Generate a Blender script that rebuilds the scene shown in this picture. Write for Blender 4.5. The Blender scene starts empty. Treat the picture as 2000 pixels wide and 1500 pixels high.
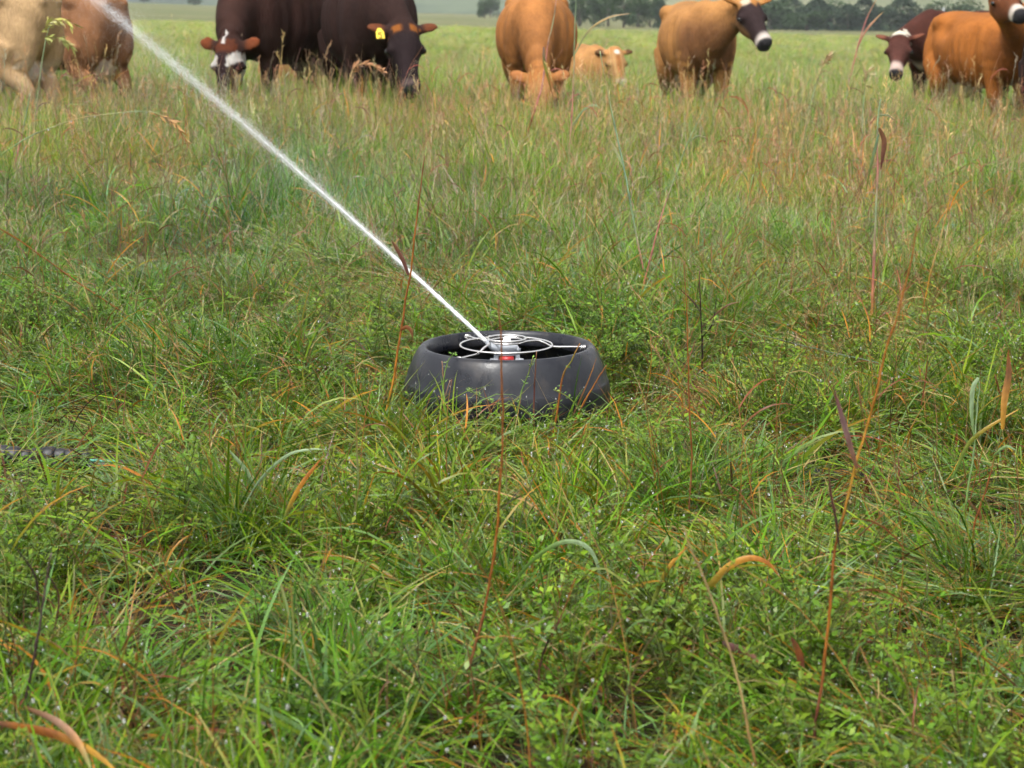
import bpy, bmesh, math, random
import numpy as np
from mathutils import Vector, Matrix, kdtree

# ------------------------------------------------------------------ camera, light, exposure
scene = bpy.context.scene
COL = scene.collection
HAZE = 0.00026
CAM_H, PITCH, FPX = 1.18, math.radians(11.54), 3600.0
cam_d = bpy.data.cameras.new('camera')
cam = bpy.data.objects.new('camera', cam_d); COL.objects.link(cam)
cam.location = (0, 0, CAM_H); cam.rotation_euler = (math.pi/2 - PITCH, 0, 0)
cam_d.sensor_width = 36.0; cam_d.lens = 36.0*FPX/2000.0
cam_d.clip_start = 0.05; cam_d.clip_end = 6000
cam_d.dof.use_dof = True; cam_d.dof.focus_distance = 4.9; cam_d.dof.aperture_fstop = 8.0
scene.camera = cam

SUN_EL, SUN_AZ = math.radians(62), math.radians(205)
world = bpy.data.worlds.new('World'); scene.world = world; world.use_nodes = True
wn = world.node_tree.nodes; wl = world.node_tree.links
bg = wn['Background']
sky = wn.new('ShaderNodeTexSky'); sky.sky_type = 'NISHITA'; sky.sun_disc = False
sky.sun_elevation = SUN_EL; sky.sun_rotation = SUN_AZ
sky.dust_density = 4.0; sky.air_density = 1.0; sky.ozone_density = 1.0
hsv = wn.new('ShaderNodeHueSaturation'); hsv.inputs['Saturation'].default_value = 0.10
wl.new(sky.outputs[0], hsv.inputs['Color']); wl.new(hsv.outputs[0], bg.inputs['Color'])
bg.inputs['Strength'].default_value = 0.135
sun_d = bpy.data.lights.new('sun', 'SUN'); sun_d.energy = 1.4; sun_d.angle = math.radians(25)
sun_d.color = (1.0, 0.97, 0.92)
sun = bpy.data.objects.new('sun', sun_d); COL.objects.link(sun)
# sky texture: rotation 0 = +Y, clockwise seen from above
sdir = Vector((math.sin(SUN_AZ)*math.cos(SUN_EL), math.cos(SUN_AZ)*math.cos(SUN_EL), math.sin(SUN_EL)))
sun.rotation_euler = (-sdir).to_track_quat('-Z', 'Y').to_euler()
scene.view_settings.view_transform = 'Standard'
scene.view_settings.look = 'None'
scene.view_settings.exposure = 1.28
scene.view_settings.gamma = 1.0
scene.view_settings.use_curve_mapping = False
scene.render.engine = 'CYCLES'
scene.cycles.use_denoising = True
scene.cycles.max_bounces = 4; scene.cycles.diffuse_bounces = 2; scene.cycles.glossy_bounces = 1
scene.cycles.use_adaptive_sampling = True; scene.cycles.adaptive_threshold = 0.04
scene.cycles.transmission_bounces = 3; scene.cycles.transparent_max_bounces = 8; scene.cycles.volume_bounces = 0
scene.cycles.caustics_reflective = False; scene.cycles.caustics_refractive = False

# ------------------------------------------------------------------ helpers
rng = np.random.default_rng(7)
random.seed(7)
CP, SP = math.cos(PITCH), math.sin(PITCH)

def ray(px, py):
    cx, cy = (px-1000)/FPX, (750-py)/FPX
    return np.array([cx, CP + cy*SP, -SP + cy*CP])
def at(px, py, y):
    d = ray(px, py); t = y/d[1]
    return np.array([0, 0, CAM_H]) + d*t

def smooth(a, b, x):
    t = np.clip((x-a)/(b-a), 0, 1); return t*t*(3-2*t)
def wav(x, y, s, seed):
    r = np.random.default_rng(seed); v = 0
    for k in range(7):
        a = r.uniform(0, 2*math.pi); f = s*r.uniform(.6, 1.7); p = r.uniform(0, 6.28)
        v = v + np.sin((np.cos(a)*x + np.sin(a)*y)*f + p + 1.3*np.sin((np.sin(a)*x - np.cos(a)*y)*f*.7 + p*2))
    return v/7*1.6
def H(x, y):
    x = np.asarray(x, float); y = np.asarray(y, float)
    d = np.sqrt(x*x + y*y)
    z = -0.0227*80*np.tanh(x/80)
    z = z - 1.0*smooth(55, 250, d) + 0.022*wav(x, y, 3.1, 3)*smooth(60, 10, d) + .35*wav(x, y, .03, 5)*smooth(50, 300, d)
    z = z + 2.2*smooth(-.05, -.24, x/np.maximum(y, 1))*smooth(110, 450, d)
    z = z - 9*smooth(550, 900, d)
    return z
def ground_hit(px, py, h=0.0):
    d = ray(px, py); y = 3.0
    for _ in range(40):
        t = y/d[1]; p = np.array([0, 0, CAM_H]) + d*t
        zt = float(H(p[0], p[1])) + h
        if abs(d[2]) < 1e-6: break
        t2 = (zt - CAM_H)/d[2]
        y = .5*y + .5*max(.5, t2*d[1])
    return y

def tag(o, label=None, cat=None, group=None, kind=None):
    if label: o['label'] = label
    if cat: o['category'] = cat
    if group: o['group'] = group
    if kind: o['kind'] = kind
    return o
def empty(name, loc=(0, 0, 0), rz=0.0):
    o = bpy.data.objects.new(name, None); COL.objects.link(o)
    o.location = loc; o.rotation_euler = (0, 0, rz); o.empty_display_size = .1
    return o
def mesh_from(name, V, F, mat=None, cols=None, smooth_shade=True, mats=None, fmat=None):
    me = bpy.data.meshes.new(name)
    V = np.asarray(V, np.float32)
    me.from_pydata(V.tolist() if len(V) < 20000 else V, [], F if isinstance(F, list) else F.tolist())
    if mats:
        for m in mats: me.materials.append(m)
        if fmat is not None: me.polygons.foreach_set('material_index', np.asarray(fmat, np.int32))
    elif mat: me.materials.append(mat)
    if cols is not None:
        a = me.attributes.new('Col', 'FLOAT_COLOR', 'POINT')
        c = np.ones((len(V), 4), np.float32); c[:, :3] = cols
        a.data.foreach_set('color', c.ravel())
    if smooth_shade: me.polygons.foreach_set('use_smooth', np.ones(len(me.polygons), bool))
    me.update()
    return me
def link(name, me, parent=None):
    o = bpy.data.objects.new(name, me); COL.objects.link(o)
    if parent: o.parent = parent
    return o

def tube(path, rad, n=8, caps=True):
    P = np.asarray(path, float); m = len(P)
    rad = np.broadcast_to(np.asarray(rad, float), (m,))
    T = np.gradient(P, axis=0); T /= np.linalg.norm(T, axis=1)[:, None] + 1e-12
    up = np.array([0, 0, 1.0]) if abs(T[0][2]) < .9 else np.array([1.0, 0, 0])
    V = []; u = np.cross(T[0], up); u /= np.linalg.norm(u)
    for i in range(m):
        u = u - T[i]*np.dot(u, T[i]); u /= np.linalg.norm(u) + 1e-12
        w = np.cross(T[i], u)
        for k in range(n):
            a = 2*math.pi*k/n
            V.append(P[i] + rad[i]*(math.cos(a)*u + math.sin(a)*w))
    F = [[i*n+k, i*n+(k+1) % n, (i+1)*n+(k+1) % n, (i+1)*n+k] for i in range(m-1) for k in range(n)]
    if caps:
        F.append(list(range(n))[::-1]); F.append([(m-1)*n+k for k in range(n)])
    return V, F
def merge(parts):
    V = []; F = []; C = []
    for p in parts:
        b = len(V); V += [tuple(v) for v in p[0]]; F += [[i+b for i in f] for f in p[1]]
        if len(p) > 2: C += [tuple(c) for c in p[2]]
    return V, F, (C if C else None)
def lathe(prof, n=64, center=(0, 0, 0)):
    V = []; m = len(prof)
    for (r, z) in prof:
        for k in range(n):
            a = 2*math.pi*k/n
            V.append((center[0]+r*math.cos(a), center[1]+r*math.sin(a), center[2]+z))
    F = [[i*n+k, i*n+(k+1) % n, (i+1)*n+(k+1) % n, (i+1)*n+k] for i in range(m-1) for k in range(n)]
    return V, F
def bez(pts, n=12):
    P = np.asarray(pts, float); m = len(P)          # Catmull-Rom through points
    Q = np.vstack([2*P[0]-P[1], P, 2*P[-1]-P[-2]]); out = []
    for i in range(m-1):
        p0, p1, p2, p3 = Q[i:i+4]
        for t in np.linspace(0, 1, n, endpoint=False):
            out.append(.5*((2*p1) + (-p0+p2)*t + (2*p0-5*p1+4*p2-p3)*t*t + (-p0+3*p1-3*p2+p3)*t**3))
    out.append(P[-1]); return np.array(out)

# ------------------------------------------------------------------ materials
def new_mat(name):
    m = bpy.data.materials.new(name); m.use_nodes = True
    nt = m.node_tree; return m, nt, nt.nodes['Principled BSDF'], nt.nodes['Material Output']
def simple(name, col, rough=.5, metal=0.0, noise=0.0, nscale=20, bump=0.0, spec=.5):
    m, nt, b, out = new_mat(name); N, L = nt.nodes, nt.links
    b.inputs['Base Color'].default_value = (*col, 1); b.inputs['Roughness'].default_value = rough
    b.inputs['Metallic'].default_value = metal; b.inputs['Specular IOR Level'].default_value = spec
    if noise or bump:
        tc = N.new('ShaderNodeTexCoord'); nz = N.new('ShaderNodeTexNoise')
        nz.inputs['Scale'].default_value = nscale; nz.inputs['Detail'].default_value = 6
        L.new(tc.outputs['Object'], nz.inputs['Vector'])
        if noise:
            mx = N.new('ShaderNodeMix'); mx.data_type = 'RGBA'
            mx.inputs[6].default_value = (*[c*(1-noise) for c in col], 1); mx.inputs[7].default_value = (*[min(1, c*(1+noise)) for c in col], 1)
            L.new(nz.outputs['Fac'], mx.inputs[0]); L.new(mx.outputs[2], b.inputs['Base Color'])
        if bump:
            bp = N.new('ShaderNodeBump'); bp.inputs['Strength'].default_value = bump; bp.inputs['Distance'].default_value = .01
            L.new(nz.outputs['Fac'], bp.inputs['Height']); L.new(bp.outputs[0], b.inputs['Normal'])
    return m
def plant_mat(name, tinted, rough=.30, transl=.32, spec=.22):
    m, nt, b, out = new_mat(name); N, L = nt.nodes, nt.links
    at_ = N.new('ShaderNodeAttribute'); at_.attribute_name = 'Col'
    src = at_.outputs['Color']
    if tinted:
        ti = N.new('ShaderNodeAttribute'); ti.attribute_type = 'INSTANCER'; ti.attribute_name = 'tint'
        mx = N.new('ShaderNodeMix'); mx.data_type = 'RGBA'; mx.blend_type = 'MULTIPLY'; mx.inputs[0].default_value = 1
        L.new(src, mx.inputs[6]); L.new(ti.outputs['Color'], mx.inputs[7]); src = mx.outputs[2]
    b.inputs['Roughness'].default_value = rough; b.inputs['Specular IOR Level'].default_value = spec
    tr = N.new('ShaderNodeBsdfTranslucent'); ms = N.new('ShaderNodeMixShader'); ms.inputs[0].default_value = transl
    L.new(src, b.inputs['Base Color']); L.new(src, tr.inputs['Color'])
    L.new(b.outputs[0], ms.inputs[1]); L.new(tr.outputs[0], ms.inputs[2]); L.new(ms.outputs[0], out.inputs['Surface'])
    return m
M_GRASS = plant_mat('grass_blades', True)
M_STALK = plant_mat('stalk_surface', False, transl=.12)
M_LEAF = plant_mat('tree_leaves', False, rough=.6, transl=.25, spec=.2)
m, nt, b, out = new_mat('water_drop'); M_DROP = m
b.inputs['Base Color'].default_value = (1, 1, 1, 1); b.inputs['Roughness'].default_value = 0.0
b.inputs['IOR'].default_value = 1.33; b.inputs['Transmission Weight'].default_value = .8
b.inputs['Specular IOR Level'].default_value = 1.0
m, nt, b, out = new_mat('spray_water'); M_SPRAY = m
b.inputs['Base Color'].default_value = (.93, .94, .95, 1); b.inputs['Roughness'].default_value = .25
trn = nt.nodes.new('ShaderNodeBsdfTranslucent'); trn.inputs['Color'].default_value = (.95, .95, .96, 1)
mxs = nt.nodes.new('ShaderNodeMixShader'); mxs.inputs[0].default_value = .45
nt.links.new(b.outputs[0], mxs.inputs[1]); nt.links.new(trn.outputs[0], mxs.inputs[2]); nt.links.new(mxs.outputs[0], out.inputs['Surface'])

# ------------------------------------------------------------------ ground
def ground_mat():
    m, nt, b, out = new_mat('pasture_soil'); N, L = nt.nodes, nt.links
    g = N.new('ShaderNodeNewGeometry')
    ln = N.new('ShaderNodeVectorMath'); ln.operation = 'LENGTH'; L.new(g.outputs['Position'], ln.inputs[0])
    mr = N.new('ShaderNodeMapRange'); mr.interpolation_type = 'SMOOTHSTEP'
    mr.inputs['From Min'].default_value = 14; mr.inputs['From Max'].default_value = 60
    L.new(ln.outputs['Value'], mr.inputs['Value'])
    n1 = N.new('ShaderNodeTexNoise'); n1.inputs['Scale'].default_value = 24; n1.inputs['Detail'].default_value = 8
    L.new(g.outputs['Position'], n1.inputs['Vector'])
    r1 = N.new('ShaderNodeValToRGB'); e = r1.color_ramp.elements
    e[0].position = .35; e[0].color = (.012, .011, .006, 1); e[1].position = .7; e[1].color = (.042, .034, .018, 1)
    L.new(n1.outputs['Fac'], r1.inputs['Fac'])
    mp = N.new('ShaderNodeMapping'); mp.inputs['Scale'].default_value = (.02, .06, .02); L.new(g.outputs['Position'], mp.inputs['Vector'])
    n2 = N.new('ShaderNodeTexNoise'); n2.inputs['Scale'].default_value = 1.0; n2.inputs['Detail'].default_value = 7; n2.inputs['Roughness'].default_value = .65
    L.new(mp.outputs[0], n2.inputs['Vector'])
    r2 = N.new('ShaderNodeValToRGB'); e = r2.color_ramp.elements
    e[0].position = .36; e[0].color = (.105, .135, .05, 1); e[1].position = .66; e[1].color = (.20, .18, .085, 1)
    L.new(n2.outputs['Fac'], r2.inputs['Fac'])
    n3 = N.new('ShaderNodeTexNoise'); n3.inputs['Scale'].default_value = 1.4; n3.inputs['Detail'].default_value = 8
    L.new(g.outputs['Position'], n3.inputs['Vector'])
    m3 = N.new('ShaderNodeMix'); m3.data_type = 'RGBA'; m3.blend_type = 'MULTIPLY'; m3.inputs[0].default_value = .5
    L.new(r2.outputs[0], m3.inputs[6]); L.new(n3.outputs['Fac'], m3.inputs[7])
    mx = N.new('ShaderNodeMix'); mx.data_type = 'RGBA'
    L.new(mr.outputs[0], mx.inputs[0]); L.new(r1.outputs[0], mx.inputs[6]); L.new(m3.outputs[2], mx.inputs[7])
    L.new(mx.outputs[2], b.inputs['Base Color']); b.inputs['Roughness'].default_value = .9; b.inputs['Specular IOR Level'].default_value = .1
    bp = N.new('ShaderNodeBump'); bp.inputs['Strength'].default_value = .6; bp.inputs['Distance'].default_value = .03
    L.new(n1.outputs['Fac'], bp.inputs['Height']); L.new(bp.outputs[0], b.inputs['Normal'])
    return m
ys = np.concatenate([np.linspace(-40, 1.5, 12), np.linspace(2, 24, 150), 24*np.geomspace(1.03, 100, 120)])
sx = np.linspace(-1, 1, 161); xs = np.sign(sx)*(np.sinh(np.abs(sx)*6.2)/np.sinh(6.2))*2200
X, Y = np.meshgrid(xs, ys)
V = np.stack([X.ravel(), Y.ravel(), H(X, Y).ravel()], 1)
nx, ny = len(xs), len(ys)
idx = np.arange(nx*ny).reshape(ny, nx)
F = np.stack([idx[:-1, :-1].ravel(), idx[:-1, 1:].ravel(), idx[1:, 1:].ravel(), idx[1:, :-1].ravel()], 1)
ground = link('ground', mesh_from('ground', V, F, ground_mat())); tag(ground, kind='structure')

# hills beyond the pasture
def hill(name, x0, x1, y0, y1, hfun, c_a, c_b, scale, seed):
    m, nt, b, out = new_mat(name + '_cover'); N, L = nt.nodes, nt.links
    g = N.new('ShaderNodeNewGeometry')
    n = N.new('ShaderNodeTexNoise'); n.inputs['Scale'].default_value = scale; n.inputs['Detail'].default_value = 9; n.inputs['Roughness'].default_value = .68
    L.new(g.outputs['Position'], n.inputs['Vector'])
    r = N.new('ShaderNodeValToRGB'); e = r.color_ramp.elements
    e[0].position = .42; e[0].color = (*c_a, 1); e[1].position = .56; e[1].color = (*c_b, 1)
    L.new(n.outputs['Fac'], r.inputs['Fac']); L.new(r.outputs[0], b.inputs['Base Color'])
    b.inputs['Roughness'].default_value = 1; b.inputs['Specular IOR Level'].default_value = 0
    xs = np.linspace(x0, x1, 90); ys = np.linspace(y0, y1, 50)
    X, Y = np.meshgrid(xs, ys); Z = hfun(X, Y) + 2.0*wav(X, Y, .05, seed)
    Vv = np.stack([X.ravel(), Y.ravel(), Z.ravel()], 1); ii = np.arange(90*50).reshape(50, 90)
    Ff = np.stack([ii[:-1, :-1].ravel(), ii[:-1, 1:].ravel(), ii[1:, 1:].ravel(), ii[1:, :-1].ravel()], 1)
    o = link(name, mesh_from(name, Vv, Ff, m)); tag(o, kind='structure'); return o
hill('hills', -1500, 420, 900, 1900, lambda x, y: -14 + 95*smooth(880, 1700, y + .12*x) + 10*np.sin(x*.006+1), (.025, .045, .025), (.075, .10, .05), .006, 21)
hill('hills', -60, 1400, 640, 1600, lambda x, y: -16 + (88*smooth(600, 1300, y) + 6*np.sin(x*.01))*(.02 + .98*smooth(-60, 110, x)), (.085, .105, .045), (.16, .16, .085), .012, 22)

# ------------------------------------------------------------------ cows
EAR = .19
def make_coat():
    m, nt, b, out = new_mat('cow_coat'); N, L = nt.nodes, nt.links
    a = N.new('ShaderNodeAttribute'); a.attribute_name = 'Col'
    tc = N.new('ShaderNodeTexCoord')
    n1 = N.new('ShaderNodeTexNoise'); n1.inputs['Scale'].default_value = 7; n1.inputs['Detail'].default_value = 8; n1.inputs['Roughness'].default_value = .6
    L.new(tc.outputs['Object'], n1.inputs['Vector'])
    mp = N.new('ShaderNodeMapping'); mp.inputs['Scale'].default_value = (60, 60, 14); L.new(tc.outputs['Object'], mp.inputs['Vector'])
    n2 = N.new('ShaderNodeTexNoise'); n2.inputs['Scale'].default_value = 1.5; n2.inputs['Detail'].default_value = 4; L.new(mp.outputs[0], n2.inputs['Vector'])
    mr = N.new('ShaderNodeMapRange'); mr.inputs['To Min'].default_value = .34; mr.inputs['To Max'].default_value = 1.02; L.new(n1.outputs['Fac'], mr.inputs['Value'])
    mr2 = N.new('ShaderNodeMapRange'); mr2.inputs['To Min'].default_value = .65; mr2.inputs['To Max'].default_value = 1.25; L.new(n2.outputs['Fac'], mr2.inputs['Value'])
    mm = N.new('ShaderNodeMath'); mm.operation = 'MULTIPLY'; L.new(mr.outputs[0], mm.inputs[0]); L.new(mr2.outputs[0], mm.inputs[1])
    vm = N.new('ShaderNodeVectorMath'); vm.operation = 'SCALE'; L.new(a.outputs['Color'], vm.inputs[0]); L.new(mm.outputs[0], vm.inputs['Scale'])
    L.new(vm.outputs[0], b.inputs['Base Color']); b.inputs['Roughness'].default_value = .8; b.inputs['Specular IOR Level'].default_value = .08
    b.inputs['Sheen Weight'].default_value = .0
    bp = N.new('ShaderNodeBump'); bp.inputs['Strength'].default_value = .5; bp.inputs['Distance'].default_value = .02
    L.new(n2.outputs['Fac'], bp.inputs['Height']); L.new(bp.outputs[0], b.inputs['Normal'])
    return m
M_COAT = make_coat()
M_EYE = simple('cow_eye', (.008, .006, .005), .08)
M_TAG = simple('tag_plastic', (.75, .52, .02), .4)
M_INK = simple('tag_ink', (.03, .02, .01), .6)

def ell(c, r, n=12, m=8, rot=None):
    V = []; F = []
    for i in range(m+1):
        th = math.pi*i/m
        for k in range(n):
            a = 2*math.pi*k/n
            v = np.array([r[0]*math.sin(th)*math.cos(a), r[1]*math.sin(th)*math.sin(a), r[2]*math.cos(th)])
            if rot is not None: v = rot @ v
            V.append(np.asarray(c)+v)
    F = [[i*n+k, (i+1)*n+k, (i+1)*n+(k+1) % n, i*n+(k+1) % n] for i in range(m) for k in range(n)]
    return V, F
def loft(rings, n=18, power=2.3):
    """rings: (centre, side vector, up vector); super-ellipse sections"""
    V = []
    for (c, u, w) in rings:
        for k in range(n):
            a = 2*math.pi*k/n; ca, sa = math.cos(a), math.sin(a)
            V.append(np.asarray(c) + np.asarray(u)*math.copysign(abs(ca)**(2/power), ca) + np.asarray(w)*math.copysign(abs(sa)**(2/power), sa))
    m = len(rings)
    F = [[i*n+k, i*n+(k+1) % n, (i+1)*n+(k+1) % n, (i+1)*n+k] for i in range(m-1) for k in range(n)]
    F.append(list(range(n))[::-1]); F.append([(m-1)*n+k for k in range(n)])
    return V, F

def make_cow(label, px, y, yaw, scale, poll, hd, coat, group=None, lie=0.0, ear_droop=-.15, ear_tag=None, udder=True, tail=True, legs_spread=(0, 0, 0, 0), cat='cow'):
    """px, y: picture column and distance of the body centre; yaw in degrees (0 = +X, -90 = towards camera);
    poll: poll position in body coordinates; hd: (forward, left, up) direction from poll to muzzle in body coordinates"""
    p = at(px, 100, y); bx, by = p[0], y
    bz = float(H(bx, by)) - lie
    P = []    # (verts, faces, region)
    # torso
    secs = [(-.86, 1.06, .10, .10), (-.80, 1.02, .21, .17), (-.70, .98, .28, .235), (-.52, .955, .315, .275), (-.28, .925, .335, .325),
            (-.02, .905, .352, .350), (.2, .905, .345, .325), (.38, .92, .325, .27), (.54, .94, .29, .22), (.66, .95, .23, .17), (.73, .95, .14, .10)]
    secs = bez(secs, 6)
    P.append((*loft([((x, 0, z), (0, hw, 0), (0, 0, hh)) for (x, z, hh, hw) in secs], 26, 2.2), 0))
    for s in (-1, 1):
        P.append((*ell((-.5, s*.205, 1.15), (.12, .085, .085)), 0))           # hook bones
        P.append((*ell((-.82, s*.09, 1.13), (.06, .05, .06)), 0))
        P.append((*ell((-.60, s*.16, .84), (.22, .13, .30)), 0))            # thigh
        P.append((*ell((.44, s*.16, .88), (.17, .11, .30)), 0))             # shoulder
    P.append((*ell((.36, 0, 1.17), (.24, .09, .10)), 0))                    # withers
    P.append((*ell((.46, 0, .77), (.24, .13, .15)), 0))                     # brisket
    # legs
    def leg(pts, rad, reg):
        q = bez(pts, 5); r = np.interp(np.linspace(0, len(pts)-1, len(q)), range(len(pts)), rad)
        v, f = tube(q, r, 10); P.append((v, f, reg))
    ls = legs_spread
    for i, s in enumerate((-1, 1)):
        dx = ls[i]
        leg([(.43, s*.155, .80), (.43+dx*.2, s*.15, .60), (.44+dx*.5, s*.14, .39), (.43+dx*.8, s*.135, .22), (.42+dx, s*.135, .10), (.45+dx, s*.14, .0)], [.12, .085, .058, .040, .046, .06], 4)
        dx = ls[2+i]
        leg([(-.58, s*.17, .80), (-.53+dx*.3, s*.19, .62), (-.69+dx*.6, s*.165, .43), (-.68+dx*.8, s*.15, .25), (-.66+dx, s*.145, .10), (-.62+dx, s*.15, .0)], [.16, .115, .062, .044, .048, .062], 5)
    if udder:
        P.append((*ell((-.48, 0, .58), (.20, .16, .14)), 6))
        for sx_ in (-1, 1):
            for s in (-1, 1): P.append((*tube([(-.46+sx_*.09, s*.09, .50), (-.46+sx_*.09, s*.095, .41)], [.025, .017], 8), 6))
    # tail
    tq = bez([(-.84, 0, 1.14), (-.91, .0, 1.02), (-.93, .02, .75), (-.92, .03, .5), (-.93, .03, .33)], 5)
    if tail: P.append((*tube(tq, np.interp(np.linspace(0, 1, len(tq)), [0, .3, .65, .8, 1], [.045, .026, .022, .05, .02]), 8), 7))
    # head frame
    D = np.array(hd, float); D /= np.linalg.norm(D)
    ref = np.array([.05, 0, 1.0]); U = ref - D*np.dot(ref, D); U /= np.linalg.norm(U); Lh = np.cross(U, D)
    pl = np.array(poll, float)
    def hp(t, l, u): return pl + D*t + Lh*l + U*u
    hs = [(-.07, -.04, .055, .06), (-.04, -.04, .088, .095), (.03, -.055, .104, .125), (.10, -.07, .112, .142), (.17, -.078, .108, .142), (.24, -.075, .088, .122),
          (.31, -.065, .070, .098), (.38, -.058, .064, .082), (.44, -.055, .074, .078), (.485, -.06, .070, .070), (.52, -.066, .045, .048)]
    P.append((*loft([(hp(t, 0, u), Lh*w, U*h) for (t, u, w, h) in hs], 18, 2.4), 2))
    for s in (-1, 1):
        P.append((*ell(hp(.165, s*.098, -.03), (.045, .045, .04), 10, 6), 2))      # brow
        P.append((*ell(hp(.475, s*.042, -.025), (.03, .03, .03), 10, 6), 2))      # nostril pad
        # ear
        er = []
        for (q, hh, th) in ((0, .032, .028), (.04, .05, .024), (.085, .064, .019), (.12, .058, .017), (.15, .036, .015), (.168, .014, .012)):
            er.append((hp(.015 - q*.25, s*(.085+q), -.01 + q*ear_droop - q*q*1.0*(.2 if ear_droop < 0 else 0)), U*.35*hh + D*.94*hh, U*.94*th - D*.35*th))
        if abs(hd[2]) > .75:   # head hanging: the ear's flat side looks forward
            er = [(c, D*np.linalg.norm(a), U*np.linalg.norm(b2)) for (c, a, b2) in er]
        P.append((*loft(er, 12, 2.0), 3))
    # neck
    nb = np.array([.50, 0, .98]); ne = hp(-.02, 0, -.085)
    ctrl = nb + np.array([.26, 0, .02 + .25*(ne[2]-nb[2])])
    rings = []
    for t in np.linspace(0, 1, 8):
        c = (1-t)**2*nb + 2*t*(1-t)*ctrl + t*t*ne
        tg = 2*(1-t)*(ctrl-nb) + 2*t*(ne-ctrl); tg /= np.linalg.norm(tg)
        sd = np.cross([0, 0, 1.0], tg); sd = sd/np.linalg.norm(sd) if np.linalg.norm(sd) > .1 else Lh
        if np.dot(sd, [0, 1, 0]) < 0: sd = -sd
        uw = np.cross(tg, sd)
        hh = .31*(1-t)**1.2 + .135*t**.8*(1 if t > 0 else 0); hw = .20*(1-t) + .085*t
        rings.append((c, sd*hw, uw*hh))
    P.append((*loft(rings, 16, 2.1), 1))
    # union through a voxel remesh
    Vs = []; Fs = []; R = []
    for (v, f, r) in P:
        b0 = len(Vs); Vs += [tuple(q) for q in v]; Fs += [[i+b0 for i in ff] for ff in f]; R += [r]*len(v)
    me = bpy.data.meshes.new('t'); me.from_pydata(Vs, [], Fs)
    bm = bmesh.new(); bm.from_mesh(me); bmesh.ops.recalc_face_normals(bm, faces=bm.faces); bm.to_mesh(me); bm.free()
    tmp = bpy.data.objects.new('t', me); COL.objects.link(tmp)
    md = tmp.modifiers.new('r', 'REMESH'); md.mode = 'VOXEL'; md.voxel_size = .0165
    sm = tmp.modifiers.new('s', 'SMOOTH'); sm.factor = .5; sm.iterations = 9
    dg = bpy.context.evaluated_depsgraph_get(); dg.update()
    body = bpy.data.meshes.new_from_object(tmp.evaluated_get(dg))
    bpy.data.objects.remove(tmp); bpy.data.meshes.remove(me)
    body.name = 'cow_body'
    n = len(body.vertices); co = np.empty(n*3, np.float32); body.vertices.foreach_get('co', co); co = co.reshape(-1, 3)
    kd = kdtree.KDTree(len(Vs))
    for i, v in enumerate(Vs): kd.insert(v, i)
    kd.balance()
    reg = np.array([R[kd.find(c)[1]] for c in co])
    nn = np.empty(n*3, np.float32); body.vertices.foreach_get('normal', nn); nn = nn.reshape(-1, 3)
    ay = np.abs(co[:, 1]); tor = (reg == 0).astype(float)
    dsp = -.055*np.exp(-(((co[:, 0]+.30)/.13)**2 + ((co[:, 2]-1.10)/.09)**2))*smooth(.10, .18, ay)
    dsp += -.034*np.exp(-((co[:, 0]-.27)/.05)**2)*smooth(1.2, 1.0, co[:, 2])*smooth(.12, .2, ay)
    dsp += .004*np.sin((co[:, 0] + .12*co[:, 2])*62)*smooth(-.22, -.1, co[:, 0])*smooth(.3, .18, co[:, 0])*smooth(1.12, 1.0, co[:, 2])*smooth(.62, .75, co[:, 2])
    dsp = dsp*tor + .006*wav(co[:, 0]*9 + co[:, 2]*4, co[:, 1]*9 - co[:, 2]*6, 1.0, 37)*(reg <= 1)
    dsp += (reg == 1)*.007*np.sin(co[:, 0]*46 - co[:, 2]*18)*smooth(1.0, .8, co[:, 2])
    co = co + nn*dsp[:, None]; body.vertices.foreach_set('co', co.astype(np.float32).ravel())
    rel = co - pl; ht, hl, hu = rel @ D, rel @ Lh, rel @ U
    c = coat(co, reg, ht, hl, hu).astype(np.float32)
    # hooves
    hoof = ((reg == 4) | (reg == 5)) & (co[:, 2] < .05); c[hoof] = (.02, .017, .015)
    a = body.attributes.new('Col', 'FLOAT_COLOR', 'POINT'); cc = np.ones((n, 4), np.float32); cc[:, :3] = np.clip(c, .004, .9)
    a.data.foreach_set('color', cc.ravel())
    body.polygons.foreach_set('use_smooth', np.ones(len(body.polygons), bool))
    body.materials.clear(); body.materials.append(M_COAT)
    root = empty('cow', (bx, by, bz), math.radians(yaw)); root.scale = (scale,)*3
    tag(root, label, cat, group)
    link('body', body, root)
    for s in (-1, 1):
        v, f = ell(hp(.168, s*.122, -.045), (.024, .024, .022), 12, 8); link('eye', mesh_from('eye', v, f, M_EYE), root)
    if ear_tag is not None:
        s = ear_tag
        cpt = hp(.075, s*.175, .03); ax, ay, az = Lh*s, D, U
        w, h, th = .028, .042, .004
        prof = [(-w, h), (w, h), (w, -h*.2), (.010, -h*1.0), (-.010, -h*1.0), (-w, -h*.2)]
        v = [cpt + ax*q[0] + ay*q[1] + az*(th*k) for k in (0, 1) for q in prof]
        f = [[0, 1, 2, 3, 4, 5][::-1], [6, 7, 8, 9, 10, 11]] + [[i, (i+1) % 6, 6+(i+1) % 6, 6+i] for i in range(6)]
        te = link('ear_tag', mesh_from('ear_tag', v, f, M_TAG, smooth_shade=False), root)
        dig = [(-.013, -.004), (.013, -.004), (.013, .012), (-.006, .014), (-.012, .034), (.012, .036)]
        q = [cpt + ax*d[0]*s*-1 + ay*(d[1]) + az*(th*1.6) for d in dig]
        v, f = tube(q, .0035, 6); link('printed_mark', mesh_from('printed_mark', v, f, M_INK), te)
    return root

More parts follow.
